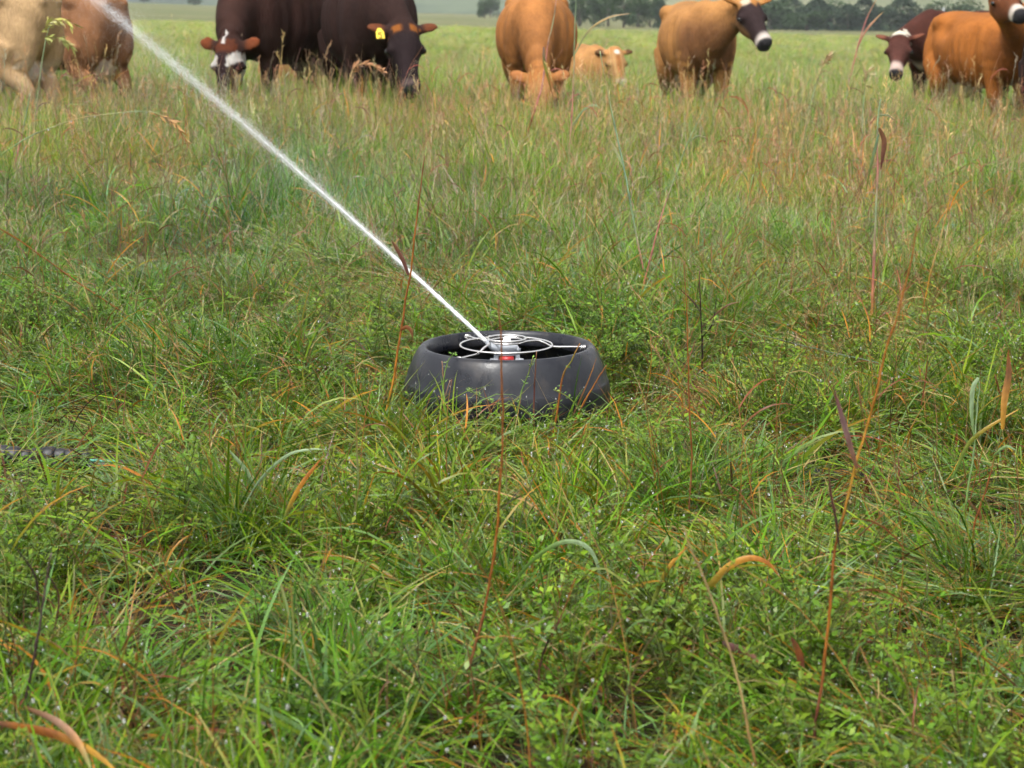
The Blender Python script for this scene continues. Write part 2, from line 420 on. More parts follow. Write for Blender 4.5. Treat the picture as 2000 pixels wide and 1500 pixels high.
def lerp(a, b, t):
    t = np.clip(t, 0, 1)[:, None]; return np.asarray(a)[None, :]*(1-t) + np.asarray(b)[None, :]*t if np.asarray(a).ndim == 1 else a*(1-t) + np.asarray(b)*t
def coat_fn(base, dark, belly, face=None, legs=None, muzzle=(.62, .56, .48), nose=(.035, .033, .035), ear_in=None, extra=None, belly_z=.62, dark_front=0.0, udder=(.55, .40, .28), mz=.40):
    def fn(co, reg, ht, hl, hu):
        n = len(co); c = np.tile(np.asarray(base, float), (n, 1))
        nz = wav(co[:, 0]*6, co[:, 1]*6 + co[:, 2]*5, 1.0, 31)*.06
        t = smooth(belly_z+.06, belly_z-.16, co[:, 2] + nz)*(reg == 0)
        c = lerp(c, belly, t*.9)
        if dark_front:
            c = lerp(c, dark, dark_front*smooth(.30, .62, co[:, 0]+nz)*(reg <= 1)*smooth(1.25, .95, co[:, 2]))
        lg = legs or dark
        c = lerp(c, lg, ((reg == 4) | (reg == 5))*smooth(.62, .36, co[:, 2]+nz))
        c[reg == 6] = udder
        c = lerp(c, (.02, .015, .012), (reg == 7)*smooth(.6, .5, co[:, 2]))
        mudm = smooth(.25, .7, wav(co[:, 0]*5 + 3, co[:, 1]*5 + co[:, 2]*7, 1.0, 77))*smooth(.95, .55, co[:, 2])*(reg != 2)*(reg != 3)
        c = lerp(c, np.array([.075, .052, .034]), .55*mudm)
        c = c*(1 + .16*wav(co[:, 0]*3.1 + 1, co[:, 1]*3 + co[:, 2]*3.7, 1.0, 78))[:, None]
        hd = (reg == 2)
        if face is not None: c = lerp(c, face, hd*smooth(.02, .10, ht+nz*.4)*smooth(-.24, -.10, hu + nz*.6))
        if ear_in is not None: c = lerp(c, ear_in, (reg == 3)*smooth(.12, .16, np.abs(hl)))
        if extra is not None: c = extra(c, co, reg, ht, hl, hu, nz)
        if muzzle is not None: c = lerp(c, muzzle, hd*smooth(mz-.035, mz+.035, ht+nz*.5))
        c = lerp(c, nose, hd*smooth(.462, .485, ht + .12*np.abs(hu+.03))*(hu > -.12))
        return c
    return fn
TAN = (.40, .21, .085); TAN_D = (.20, .10, .045); CREAM = (.60, .47, .33); DK = (.026, .013, .011); DK2 = (.043, .019, .014)
cowg = 'cows standing in a row across the pasture'
# 1 far left, rear quarter
make_cow('pale tan cow with cream udder and legs, cut off by the left edge', -52, 15.2, 152, 1.0, (.85, .15, .75), (.5, .1, -.85),
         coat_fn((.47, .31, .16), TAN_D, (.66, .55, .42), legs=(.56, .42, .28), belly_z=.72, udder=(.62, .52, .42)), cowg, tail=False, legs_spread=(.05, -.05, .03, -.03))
# 2 brown, beside it
make_cow('light brown cow with pale udder behind the top of the water jet', 118, 16.6, 138, 1.0, (.8, .2, .6), (.4, .1, -.9),
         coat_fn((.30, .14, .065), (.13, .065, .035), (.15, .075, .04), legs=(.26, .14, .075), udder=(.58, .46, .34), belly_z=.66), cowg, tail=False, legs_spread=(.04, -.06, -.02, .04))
# 3 dark cow with the blazed face
def ex3(c, co, reg, ht, hl, hu, nz):
    hd = reg == 2
    c = lerp(c, (.12, .035, .016), hd*smooth(.10, .06, ht)*(ht > -.02)); W = (.66, .62, .58)
    m1 = hd*smooth(.075, .055, np.abs(hl + .01 - (ht-.02)*1.1*0 - .075 - nz*.1))*0
    left = hd*(hl > .025)*smooth(.05, .035, np.abs((ht - .085) - (.105-hl)*.9 + nz*.2))
    right = hd*(hl < -.055)*smooth(.05, .03, np.abs(ht - .14 + nz*.2))
    jaw = hd*(hl > .055)*smooth(.04, .02, np.abs(ht - .26))*(hu < -.03)
    cheek = hd*(hl > .06)*(hu < -.06)*smooth(.05, .09, ht)
    pollw = hd*smooth(.016, .008, np.abs(hl + .02))*(ht < .02)
    for m_ in (left, right, jaw, cheek, pollw): c = lerp(c, W, m_)
    return c
make_cow('dark brown cow with white patched face, head down in the grass', 552, 17.0, -116, 1.12, (1.08, .22, .74), (.34, .08, -.9),
         coat_fn(DK2, DK, (.06, .035, .025), face=(.035, .018, .018), muzzle=None, ear_in=(.20, .055, .02), extra=ex3, udder=(.25, .18, .14)), cowg, ear_droop=-.1, legs_spread=(.1, -.03, .05, -.02))
# 4 dark cow with yellow tag
def ex4(c, co, reg, ht, hl, hu, nz):
    hd = reg == 2
    c = lerp(c, (.30, .10, .02), hd*smooth(.035, .02, np.abs(ht - .045))*smooth(.02, .04, np.abs(hl))*(hu > -.06))
    return c
make_cow('dark brown cow with a yellow ear tag, lowering its head', 722, 15.8, -78, 1.15, (1.0, .10, .87), (.55, .02, -.75),
         coat_fn((.034, .017, .014), DK, (.04, .02, .015), face=(.026, .016, .017), muzzle=(.16, .11, .10), mz=.45, ear_in=(.16, .05, .02), extra=ex4, udder=(.2, .15, .12)), cowg, ear_droop=-.12, ear_tag=-1, legs_spread=(.02, .1, -.05, .05))
# tan cow lying behind the dark pair
make_cow('tan cow glimpsed between the legs of the dark brown cows', 566, 21, -100, .9, (1.0, 0, .8), (.6, 0, -.7), coat_fn((.45, .22, .09), TAN_D, CREAM, face=(.40, .2, .09)), cowg, lie=.42)
# 5 orange cow, head hidden in the grass
make_cow('orange brown cow grazing head on with its face sunk in grass', 1047, 16.8, -91, 1.05, (1.10, .04, .60), (.35, .05, -.9),
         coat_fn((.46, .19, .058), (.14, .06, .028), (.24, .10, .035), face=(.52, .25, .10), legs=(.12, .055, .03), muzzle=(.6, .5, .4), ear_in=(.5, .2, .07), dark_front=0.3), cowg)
# 6 calf
def ex6(c, co, reg, ht, hl, hu, nz):
    hd = reg == 2
    c = lerp(c, (.75, .68, .6), hd*smooth(.04, .03, np.sqrt((ht-.06)**2 + hl**2)))
    c = lerp(c, (.36, .15, .05), hd*smooth(.04, .02, np.abs(hl))*smooth(.09, .13, ht))
    return c
make_cow('pale orange young cow low in tall grass with a white forehead spot', 1148, 22.5, -80, .96, (.80, .16, 1.20), (.62, .05, -.72),
         coat_fn((.50, .25, .09), TAN_D, CREAM, face=(.52, .29, .12), muzzle=(.7, .55, .46), nose=(.12, .11, .12), ear_in=(.14, .07, .03), extra=ex6), cowg, lie=.46, udder=False)
# 7 golden cow with dark face
def ex7(c, co, reg, ht, hl, hu, nz):
    hd = reg == 2
    c = lerp(c, (.5, .22, .06), hd*smooth(.15, .09, ht + np.abs(hl-.01)*1.3)*(hu > -.1))
    c = lerp(c, (.66, .52, .38), hd*smooth(.05, .03, np.sqrt((ht-.05)**2 + (hl+.055)**2)))
    c = lerp(c, (.26, .14, .065), hd*smooth(-.07, -.13, hu + nz*.5)*smooth(.36, .26, ht))
    return c
make_cow('golden tan cow with dark face and white muzzle looking to the right', 1362, 17.2, -86, 1.0, (.93, .27, 1.25), (.72, .22, -.64),
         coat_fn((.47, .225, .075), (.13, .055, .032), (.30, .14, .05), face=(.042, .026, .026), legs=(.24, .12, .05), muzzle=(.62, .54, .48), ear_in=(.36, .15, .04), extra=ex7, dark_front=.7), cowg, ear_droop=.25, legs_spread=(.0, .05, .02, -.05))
# 8 dark brown cow with white poll
def ex8(c, co, reg, ht, hl, hu, nz):
    hd = reg == 2
    c = lerp(c, (.7, .64, .52), hd*smooth(.035, .01, ht)*(hu > -.09))
    c = lerp(c, (.62, .5, .4), (reg <= 1)*smooth(.58, .68, co[:, 0])*smooth(.78, .68, co[:, 2]))
    return c
make_cow('dark brown cow with a white poll peering out behind the orange red cow', 1868, 19.6, -136, 1.0, (1.04, .0, 1.0), (.66, .38, -.66),
         coat_fn((.075, .026, .018), DK, (.1, .05, .035), face=(.11, .042, .032), muzzle=(.55, .42, .36), mz=.36, ear_in=(.20, .07, .04), extra=ex8), cowg, ear_droop=.15)
# 9 orange red cow
make_cow('big orange red cow with white muzzle raising its head at right', 1925, 17.2, -74, .98, (1.0, -.47, 1.43), (.9, -.10, -.30),
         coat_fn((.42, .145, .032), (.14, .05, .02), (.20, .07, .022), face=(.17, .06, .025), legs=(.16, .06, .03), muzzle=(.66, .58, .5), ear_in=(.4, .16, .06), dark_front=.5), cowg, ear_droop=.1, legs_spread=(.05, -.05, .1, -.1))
# 10 dark cow at the right edge
make_cow('dark cow mostly cut off by the right edge', 2088, 15.2, -98, 1.02, (1.1, .2, .7), (.4, .1, -.9),
         coat_fn((.04, .024, .02), DK, (.06, .03, .02), face=(.03, .02, .02), muzzle=(.3, .25, .2), udder=(.3, .2, .15)), cowg)

# ------------------------------------------------------------------ far trees and pole
M_BARK = simple('bark', (.09, .075, .06), .9, noise=.3, nscale=6)
def tree_meshes(seed, conifer):
    r = np.random.default_rng(seed)
    tv, tf = tube([(0, 0, -.3), (.04, .02, .8), (-.03, .05, 2.2), (0, 0, 3.6 if conifer else 3.0)], [.16, .13, .09, .03], 8)
    parts = [(tv, tf)]
    for k in range(7):
        a = r.uniform(0, 6.28); z0 = r.uniform(.5, 2.6); ln = r.uniform(.8, 1.6)*(1 - z0/5)
        parts.append(tube([(0, 0, z0), (math.cos(a)*ln*.5, math.sin(a)*ln*.5, z0+.35), (math.cos(a)*ln, math.sin(a)*ln, z0+.6)], [.05, .035, .012], 6))
    V, F, _ = merge(parts); trunk = mesh_from('tree_trunk', V, F, M_BARK)
    N = 2600
    lobes = []
    if conifer:
        t = r.uniform(0, 1, N)**1.15; rad = 1.35*(np.sqrt(np.clip(1-t**1.6, 0, 1)) + .05)*np.sqrt(r.uniform(.12, 1, N))*(1+.22*np.sin(t*9+2))
        a = r.uniform(0, 6.28, N); P = np.stack([rad*np.cos(a), rad*np.sin(a), .15+4.2*t], 1)
    else:
        c = np.stack([r.uniform(-1.1, 1.1, 13), r.uniform(-1.1, 1.1, 13), r.uniform(.8, 3.4, 13)], 1); rr = r.uniform(.55, 1.0, 13)
        k = r.integers(0, 13, N); d = r.normal(size=(N, 3)); d /= np.linalg.norm(d, axis=1)[:, None]
        P = c[k] + d*(rr[k]*r.uniform(.55, 1.05, N))[:, None]; P[:, 2] = np.maximum(P[:, 2], .1)
    s = r.uniform(.06, .17, N); u = r.normal(size=(N, 3)); u /= np.linalg.norm(u, axis=1)[:, None]
    w = np.cross(u, r.normal(size=(N, 3))); w /= np.linalg.norm(w, axis=1)[:, None]
    V = np.stack([P-u*s[:, None], P+w*s[:, None]*.6, P+u*s[:, None], P-w*s[:, None]*.6], 1).reshape(-1, 3)
    F = np.arange(4*N).reshape(-1, 4)
    br = r.uniform(.5, 1.6, N); cb = np.array([.026, .050, .026]) if conifer else np.array([.036, .068, .024])
    C = np.repeat(cb[None]*br[:, None], 4, 0)
    crown = mesh_from('tree_crown', V, F, M_LEAF, C, smooth_shade=False)
    return trunk, crown
TM = [tree_meshes(40+i, i % 2 == 0) for i in range(6)]
nc = 0
def tree(px, y, h, kind, label, wide=1.0):
    global nc
    x = at(px, 30, y)[0]
    root = empty('tree', (x, y, float(H(x, y)) - .05), random.uniform(0, 6.28))
    root.scale = (h/4.3*wide, h/4.3*wide, h/4.3)
    tag(root, label, 'tree', 'trees at the far edge of the pasture')
    tr, cr = TM[kind]; link('trunk', tr, root); link('crown', cr, root); nc += 1
ords = ['first', 'second', 'third', 'fourth', 'fifth', 'sixth', 'seventh', 'eighth', 'ninth', 'tenth', 'eleventh', 'twelfth', 'thirteenth', 'fourteenth']
for i, (px, h, k, w) in enumerate([(1132, 4.8, 1, 1.1), (1160, 5.6, 3, 1.2), (1188, 6.0, 5, 1.2), (1218, 4.8, 1, 1.2), (1246, 5.0, 3, 1.1), (1270, 5.2, 5, 1.0), (1292, 3.6, 2, 1.0), (1310, 2.6, 3, 1.0)]):
    tree(px, 245 + 9*(i % 3), h, k, f'{ords[i]} rounded dark tree from the left in the clump behind the golden cow')
for i, (px, h, k, w) in enumerate([(1478, 3.4, 0, 1.1), (1506, 4.6, 2, 1.0), (1538, 4.2, 4, 1.2), (1572, 3.7, 0, 1.2), (1600, 5.2, 2, 1.2), (1628, 4.6, 4, 1.2), (1656, 4.4, 0, 1.2), (1688, 4.8, 2, 1.1), (1722, 4.2, 4, 1.3), (1766, 4.8, 0, 1.0), (1792, 3.4, 2, 1.4), (1826, 3.0, 4, 1.5), (1858, 4.6, 0, 1.1), (1890, 3.0, 2, 1.4)]):
    tree(px + random.uniform(-5, 5), 255 + 8*(i % 3), h*random.uniform(.8, 1.15), [0, 3, 2, 5, 4, 1, 2][i % 7], f'{ords[i]} dark cedar from the left in the hedgerow at upper right', w*random.uniform(1.6, 2.1))
tree(946, 330, 3.6, 1, 'small bushy tree standing just left of the orange brown cow')
tree(958, 410, 5.0, 3, 'hazy tree beside the small bush left of the orange brown cow')
tree(282, 480, 2.6, 5, 'small hazy round tree just right of the water jet', 1.5)
tree(378, 480, 2.4, 1, 'small hazy spreading tree left of the dark brown cow', 2.0)
px_, py_ = 1815, 245
x = at(px_, 30, py_)[0]
v, f = tube([(0, 0, -.3), (0, 0, 3.2)], [.09, .075], 10)
pole = link('utility_pole', mesh_from('utility_pole', v, f, simple('grey_timber', (.42, .44, .46), .8, noise=.2)))
pole.location = (x, py_-8, float(H(x, py_-8))); tag(pole, 'pale grey pole standing against the cedar hedgerow', 'pole')

# ------------------------------------------------------------------ haze
hz_m = bpy.data.materials.new('haze_air'); hz_m.use_nodes = True
hn_ = hz_m.node_tree; hn_.nodes.clear()
ho = hn_.nodes.new('ShaderNodeOutputMaterial'); pv = hn_.nodes.new('ShaderNodeVolumePrincipled')
pv.inputs['Color'].default_value = (.86, .90, .95, 1); pv.inputs['Density'].default_value = HAZE
pv.inputs['Anisotropy'].default_value = 0.0
hn_.links.new(pv.outputs[0], ho.inputs['Volume'])
bm = bmesh.new(); bmesh.ops.create_cube(bm, size=1, matrix=Matrix.Translation((0, 1100, 50)) @ Matrix.Diagonal((4700, 2700, 200, 1)))
hme = bpy.data.meshes.new('haze'); bm.to_mesh(hme); bm.free(); hme.materials.append(hz_m)
haze = link('haze', hme); tag(haze, kind='stuff')

# ------------------------------------------------------------------ sprinkler pod
POD_Y = 5.17
pc = at(990, 690, POD_Y); PX = pc[0]; PZ = float(H(PX, POD_Y)) + .013
def pod_mat():
    m, nt, b, out = new_mat('black_plastic'); N, L = nt.nodes, nt.links
    tc = N.new('ShaderNodeTexCoord')
    n1 = N.new('ShaderNodeTexNoise'); n1.inputs['Scale'].default_value = 6; n1.inputs['Detail'].default_value = 9; n1.inputs['Roughness'].default_value = .68; n1.inputs['Distortion'].default_value = .6
    mp = N.new('ShaderNodeMapping'); mp.inputs['Scale'].default_value = (1.6, 1.6, .6); L.new(tc.outputs['Object'], mp.inputs['Vector']); L.new(mp.outputs[0], n1.inputs['Vector'])
    r = N.new('ShaderNodeValToRGB'); e = r.color_ramp.elements
    e[0].position = .36; e[0].color = (.004, .005, .009, 1); e[1].position = .74; e[1].color = (.024, .025, .031, 1)
    L.new(n1.outputs['Fac'], r.inputs['Fac'])
    b.inputs['Specular IOR Level'].default_value = .32
    n4 = N.new('ShaderNodeTexNoise'); n4.inputs['Scale'].default_value = 11; n4.inputs['Detail'].default_value = 10; n4.inputs['Roughness'].default_value = .72
    mp4 = N.new('ShaderNodeMapping'); mp4.inputs['Scale'].default_value = (1.3, 1.3, .45); mp4.inputs['Location'].default_value = (3, 1, 2); L.new(tc.outputs['Object'], mp4.inputs['Vector']); L.new(mp4.outputs[0], n4.inputs['Vector'])
    r4 = N.new('ShaderNodeMapRange'); r4.inputs['From Min'].default_value = .52; r4.inputs['From Max'].default_value = .72; r4.inputs['To Max'].default_value = .55; L.new(n4.outputs['Fac'], r4.inputs['Value'])
    mud = N.new('ShaderNodeMix'); mud.data_type = 'RGBA'; mud.inputs[7].default_value = (.060, .049, .041, 1)
    L.new(r4.outputs[0], mud.inputs[0]); L.new(r.outputs[0], mud.inputs[6]); L.new(mud.outputs[2], b.inputs['Base Color'])
    r2 = N.new('ShaderNodeMapRange'); r2.inputs['From Min'].default_value = .3; r2.inputs['From Max'].default_value = .7; r2.inputs['To Min'].default_value = .12; r2.inputs['To Max'].default_value = .6
    L.new(n1.outputs['Fac'], r2.inputs['Value']); L.new(r2.outputs[0], b.inputs['Roughness'])
    n2 = N.new('ShaderNodeTexNoise'); n2.inputs['Scale'].default_value = 140; L.new(tc.outputs['Object'], n2.inputs['Vector'])
    bp = N.new('ShaderNodeBump'); bp.inputs['Strength'].default_value = .12; bp.inputs['Distance'].default_value = .003
    L.new(n2.outputs['Fac'], bp.inputs['Height']); L.new(bp.outputs[0], b.inputs['Normal'])
    return m
M_POD = pod_mat()
M_STEEL = simple('stainless_wire', (.72, .70, .68), .22, metal=1.0)
M_GREY = simple('grey_plastic', (.30, .32, .35), .35, noise=.15, nscale=60)
M_RED = simple('red_plastic', (.38, .02, .02), .3)
M_WHITE = simple('white_plastic', (.82, .80, .76), .35)
pod = empty('sprinkler_pod', (PX, POD_Y, PZ)); tag(pod, 'round black plastic sprinkler pod sitting in the wet grass', 'sprinkler')
prof = [(.262, -.02), (.276, .02), (.288, .05), (.2945, .08), (.2950, .11), (.2915, .130), (.2895, .1345), (.2880, .137), (.281, .162), (.270, .190), (.2600, .210), (.2520, .222), (.2445, .2300), (.237, .2315), (.2310, .228), (.2265, .220), (.2235, .208), (.219, .192), (.221, .188), (.238, .182), (.262, .15), (.275, .10), (.272, .03), (.256, -.02)]
v, f = lathe(prof, 96); link('shell', mesh_from('shell', v, f, M_POD), pod)
# raised mark moulded on the wall
mk = []
def on_wall(ang, z):
    r_ = -.0012 + np.interp(z, [.055, .09, .128, .139, .165], [.2890, .2945, .2920, .2870, .280]); return (r_*math.cos(ang), r_*math.sin(ang), z)
for pts in ([(-1.30, .125), (-1.24, .105), (-1.34, .105), (-1.34, .112)], [(-1.86, .120), (-1.93, .112), (-1.96, .085), (-1.94, .065)], [(-1.82, .112), (-1.72, .112)], [(-1.66, .120), (-1.52, .120)]):
    v, f = tube(bez([on_wall(a, z) for a, z in pts], 4), .0028, 6); link('moulded_mark', mesh_from('moulded_mark', v, f, M_POD), pod)
# wire guard
def ring(c, r, wr, n=72, m=8, tilt=0):
    q = [(c[0]+r*math.cos(t), c[1]+r*math.sin(t), c[2]+tilt*math.sin(t)) for t in np.linspace(0, 2*math.pi, n+1)]
    return tube(q, wr, m, caps=False)
guard = empty('wire_guard', (0, 0, 0)); guard.parent = pod
zr = .232
for nm, c, r_ in (('large_ring', (-.002, -.01, zr), .131), ('small_ring', (.0, -.01, zr+.019), .054)):
    v, f = ring(c, r_, .0034); link(nm, mesh_from(nm, v, f, M_STEEL), guard)
v, f = ring((.0, -.01, zr+.011), .052, .0032); link('small_ring', mesh_from('small_ring', v, f, M_STEEL), guard)
for ang in (3, 122, 232):
    a = math.radians(ang); ca, sa = math.cos(a), math.sin(a); t = a - .9
    pts = [(.053*math.cos(t), -.01+.053*math.sin(t), zr+.011), (.058*math.cos(a-.35), -.01+.058*math.sin(a-.35), zr+.013), (.085*ca, -.01+.085*sa, zr+.012), (.105*ca, -.01+.105*sa, zr+.006), (.131*ca, -.01+.131*sa, zr-.006), (.18*ca, -.008+.18*sa, zr-.008), (.2255*ca, .2255*sa, zr-.010)]
    v, f = tube(bez(pts, 8), .0034, 8); arm = link('arm', mesh_from('arm', v, f, M_STEEL), guard)
    e = np.array([.217*ca, .217*sa, zr-.012]); loops = []
    for k in range(3):
        q = [e + np.array([ca, sa, 0])*(k*.005-.004) + .007*(np.array([-sa, ca, 0])*math.cos(s_) + np.array([0, 0, 1])*math.sin(s_)) for s_ in np.linspace(0, 6.28, 14)]
        loops.append(tube(q, .0018, 6))
    V, F, _ = merge(loops); link('wire_loop', mesh_from('wire_loop', V, F, M_STEEL), arm)
# sprinkler head inside
def rbox(cx, cy, cz, sx_, sy_, sz_, bev=.004):
    bm = bmesh.new(); bmesh.ops.create_cube(bm, size=1, matrix=Matrix.Translation((cx, cy, cz)) @ Matrix.Diagonal((sx_, sy_, sz_, 1)))
    bmesh.ops.bevel(bm, geom=bm.edges[:], offset=bev, segments=2, affect='EDGES')
    V = [tuple(v.co) for v in bm.verts]; F = [[v.index for v in f.verts] for f in bm.faces]; bm.free(); return V, F
def add(parent, name, parts, mat, sm=True):
    V, F, _ = merge(parts); return link(name, mesh_from(name, V, F, mat, smooth_shade=sm), parent)
head = empty('sprinkler_head', (0, -.02, 0)); head.parent = pod
add(head, 'riser', [lathe([(.02, 0), (.02, .14), (.026, .145), (.026, .170), (.0, .170)], 24)], M_GREY)
add(head, 'mounting_plate', [rbox(0, -.012, .180, .100, .04, .018), ring((-.036, -.030, .196), .0095, .0036, 20, 6), ring((.036, -.030, .196), .0095, .0036, 20, 6), rbox(-.030, -.01, .194, .014, .024, .03, .003), rbox(.030, -.01, .194, .014, .024, .03, .003)], M_GREY, False)
add(head, 'red_core', [lathe([(.0, .182), (.019, .182), (.021, .186), (.021, .200), (.018, .206), (.0, .206)], 28, (0, -.020, 0))], M_RED)
add(head, 'cap', [lathe([(.0, .205), (.032, .206), (.034, .209), (.034, .218), (.031, .220), (.033, .222), (.033, .230), (.029, .234), (.0, .235)], 32), rbox(.032, -.012, .222, .014, .02, .014), rbox(-.032, -.012, .222, .014, .02, .014)], M_GREY)
add(head, 'cone', [lathe([(.0155, .234), (.0155, .240), (.012, .247), (.008, .254), (.004, .258), (.0, .2585)], 28)], M_WHITE)
JET0 = at(950, 667, POD_Y-.03) - np.array([PX, POD_Y-.02, PZ])
# jet path and direction
J0 = at(950, 667, POD_Y - .03)
def jet_y(px, py):   # distance at which an elevation of 25 degrees is kept
    best = None
    for y in np.linspace(POD_Y, 9, 400):
        p = at(px, py, y); d = p - J0; e = d[2]/(math.hypot(d[0], d[1])+1e-9)
        if best is None or abs(e - math.tan(math.radians(25))) < best[0]: best = (abs(e - math.tan(math.radians(25))), y)
    return best[1]
JE = at(213, 20, jet_y(213, 20)); jd = JE - J0; jl = np.linalg.norm(jd); jd = jd/jl
v, f = tube([np.array([0, 0, .215]), np.array([-.012, 0, .218]), JET0 - jd*.03, JET0 - jd*.004], [.012, .012, .010, .0075], 16)
add(head, 'nozzle', [(v, f)], M_GREY)

# water jet: solid core that breaks up into drops
def jet_point(s):
    s = np.asarray(s, float)
    base = J0[None]+jd[None]*s[:, None]; base[:, 2] += .055*(s/jl)*(1-s/jl)*1.2; return base
ss = np.linspace(0, 1.35, 120)
cr = .0050*(1-smooth(.1, 1.2, ss)) + .0006 + .0007*np.sin(ss*61)*smooth(0, .3, ss) + .0005*np.sin(ss*143+1)
v, f = tube(jet_point(ss), np.maximum(cr, .0004), 10)
jet = empty('water_jet', tuple(J0)); tag(jet, 'white jet of water shooting up and left from the sprinkler', 'water jet')
core = link('stream', mesh_from('stream', np.asarray(v)-J0, f, M_SPRAY), jet)
def drops(n, smax, sig, rad, ln, pw, seed, name, kindstuff=True):
    r = np.random.default_rng(seed)
    s = r.uniform(0, 1, n)**pw*smax
    u = np.cross(jd, [0, 0, 1.0]); u /= np.linalg.norm(u); w = np.cross(u, jd)
    sg = sig(s); a, b_ = r.normal(size=n)*sg, r.normal(size=n)*sg
    c = jet_point(s) - J0 + u[None]*a[:, None] + w[None]*b_[:, None]
    R = rad[0] + (rad[1]-rad[0])*r.uniform(0, 1, n)**2; Lh_ = ln[0] + (ln[1]-ln[0])*r.uniform(0, 1, n)**2
    ax = jd[None] + u[None]*(a*.25/np.maximum(s+.3, .3))[:, None] + w[None]*(b_*.25/np.maximum(s+.3, .3))[:, None]
    V = np.stack([c-ax*Lh_[:, None], c+u*R[:, None], c+w*R[:, None], c-u*R[:, None], c-w*R[:, None], c+ax*Lh_[:, None]], 1)
    o = np.array([[0, 2, 1], [0, 3, 2], [0, 4, 3], [0, 1, 4], [5, 1, 2], [5, 2, 3], [5, 3, 4], [5, 4, 1]])
    F = (o[None] + 6*np.arange(n)[:, None, None]).reshape(-1, 3)
    ob = link(name, mesh_from(name, V.reshape(-1, 3), F, M_SPRAY), jet); ob['kind'] = 'stuff'
drops(46000, jl*1.35, lambda s: .0020 + .0044*s, (.00014, .00030), (.0015, .006), 1.05, 5, 'spray_drops')
drops(34000, jl*1.35, lambda s: .005 + .020*s, (.0001, .00024), (.001, .003), .8, 6, 'mist_drops')

# hose lying through the pod
M_HOSE = simple('hose_rubber', (.012, .012, .014), .5, noise=.5, nscale=30, bump=.3)
M_TEAL = simple('teal_plastic', (.03, .34, .24), .35)
hp_y = POD_Y - .72
hx = np.linspace(-2.6, 2.6, 60); hy = 4.60 + .05*np.sin(hx*1.3) + .0*hx
hy = hy + .10*np.clip(hx/1.5, -1, 1)*0
hz = H(hx, hy) + .022 - .034*smooth(-.6, .2, hx) + .02*np.exp(-((hx-1.23)/.08)**2)
hose = empty('irrigation_hose', (0, 4.5, 0)); tag(hose, 'black irrigation hose with traces of teal stripe half buried in the grass', 'hose')
v, f = tube(np.stack([hx, hy-4.5, hz], 1), .021, 12); link('pipe', mesh_from('pipe', v, f, M_HOSE), hose)
for (xa, xb) in ((-1.085, -1.0), (-.57, -.50), (1.19, 1.27)):      # the stripe is worn away except in short stretches
    qx = np.linspace(xa, xb, 8); v, f = tube(np.stack([qx, np.interp(qx, hx, hy)-4.5-.012, np.interp(qx, hx, hz)+.017], 1), .0045, 6); link('stripe', mesh_from('stripe', v, f, M_TEAL), hose)
slv = []
for k in range(26):
    xx = -1.84 + k*.0295; yy = float(np.interp(xx, hx, hy))-4.5; zz = float(H(xx, yy+4.5))+.034 + .004*math.sin(k*.9)
    rr = .031 - .0003*k + .003*math.sin(k*2.1) + .002*math.sin(k*5.3)
    slv.append(tube([(xx, yy, zz), (xx+.004, yy+.001, zz+.001), (xx+.024, yy+.002, zz+.002), (xx+.027, yy+.002, zz+.001)], [rr*.9, rr, rr*1.0, rr*.88], 14))
V, F, _ = merge(slv); link('wrapped_joint', mesh_from('wrapped_joint', V, F, M_HOSE), hose)

# ------------------------------------------------------------------ grass, clover, dead leaves (scattered tufts)
def gn_scatter(name, pts, rot, scl, pick, tint, protos, mat_holder=None):
    me = bpy.data.meshes.new(name); n = len(pts)
    me.vertices.add(n); me.vertices.foreach_set('co', np.asarray(pts, np.float32).ravel())
    a = me.attributes.new('rot', 'FLOAT_VECTOR', 'POINT'); a.data.foreach_set('vector', np.asarray(rot, np.float32).ravel())
    a = me.attributes.new('scl', 'FLOAT_VECTOR', 'POINT'); a.data.foreach_set('vector', np.asarray(scl, np.float32).ravel())
    a = me.attributes.new('pick', 'INT', 'POINT'); a.data.foreach_set('value', np.asarray(pick, np.int32))
    a = me.attributes.new('tint', 'FLOAT_COLOR', 'POINT'); c = np.ones((n, 4), np.float32); c[:, :3] = tint; a.data.foreach_set('color', c.ravel())
    for p in protos:
        for mm in p.data.materials:
            if mm.name not in [q.name for q in me.materials]: me.materials.append(mm)
    o = link(name, me); tag(o, kind='stuff')
    g = bpy.data.node_groups.new(name + '_scatter', 'GeometryNodeTree'); N, L = g.nodes, g.links
    g.interface.new_socket('Geometry', in_out='INPUT', socket_type='NodeSocketGeometry')
    g.interface.new_socket('Geometry', in_out='OUTPUT', socket_type='NodeSocketGeometry')
    gi = N.new('NodeGroupInput'); go = N.new('NodeGroupOutput')
    gti = N.new('GeometryNodeGeometryToInstance')
    for p in protos:
        oi = N.new('GeometryNodeObjectInfo'); oi.inputs['Object'].default_value = p; oi.inputs['As Instance'].default_value = False
        L.new(oi.outputs['Geometry'], gti.inputs[0])
    def attr(nm, ty):
        q = N.new('GeometryNodeInputNamedAttribute'); q.data_type = ty; q.inputs['Name'].default_value = nm; return q.outputs['Attribute']
    iop = N.new('GeometryNodeInstanceOnPoints'); iop.inputs['Pick Instance'].default_value = True
    e2r = N.new('FunctionNodeEulerToRotation')
    L.new(gi.outputs[0], iop.inputs['Points']); L.new(gti.outputs[0], iop.inputs['Instance'])
    L.new(attr('pick', 'INT'), iop.inputs['Instance Index'])
    L.new(attr('rot', 'FLOAT_VECTOR'), e2r.inputs[0]); L.new(e2r.outputs[0], iop.inputs['Rotation'])
    L.new(attr('scl', 'FLOAT_VECTOR'), iop.inputs['Scale'])
    L.new(iop.outputs[0], go.inputs[0])
    md = o.modifiers.new('scatter', 'NODES'); md.node_group = g
    return o

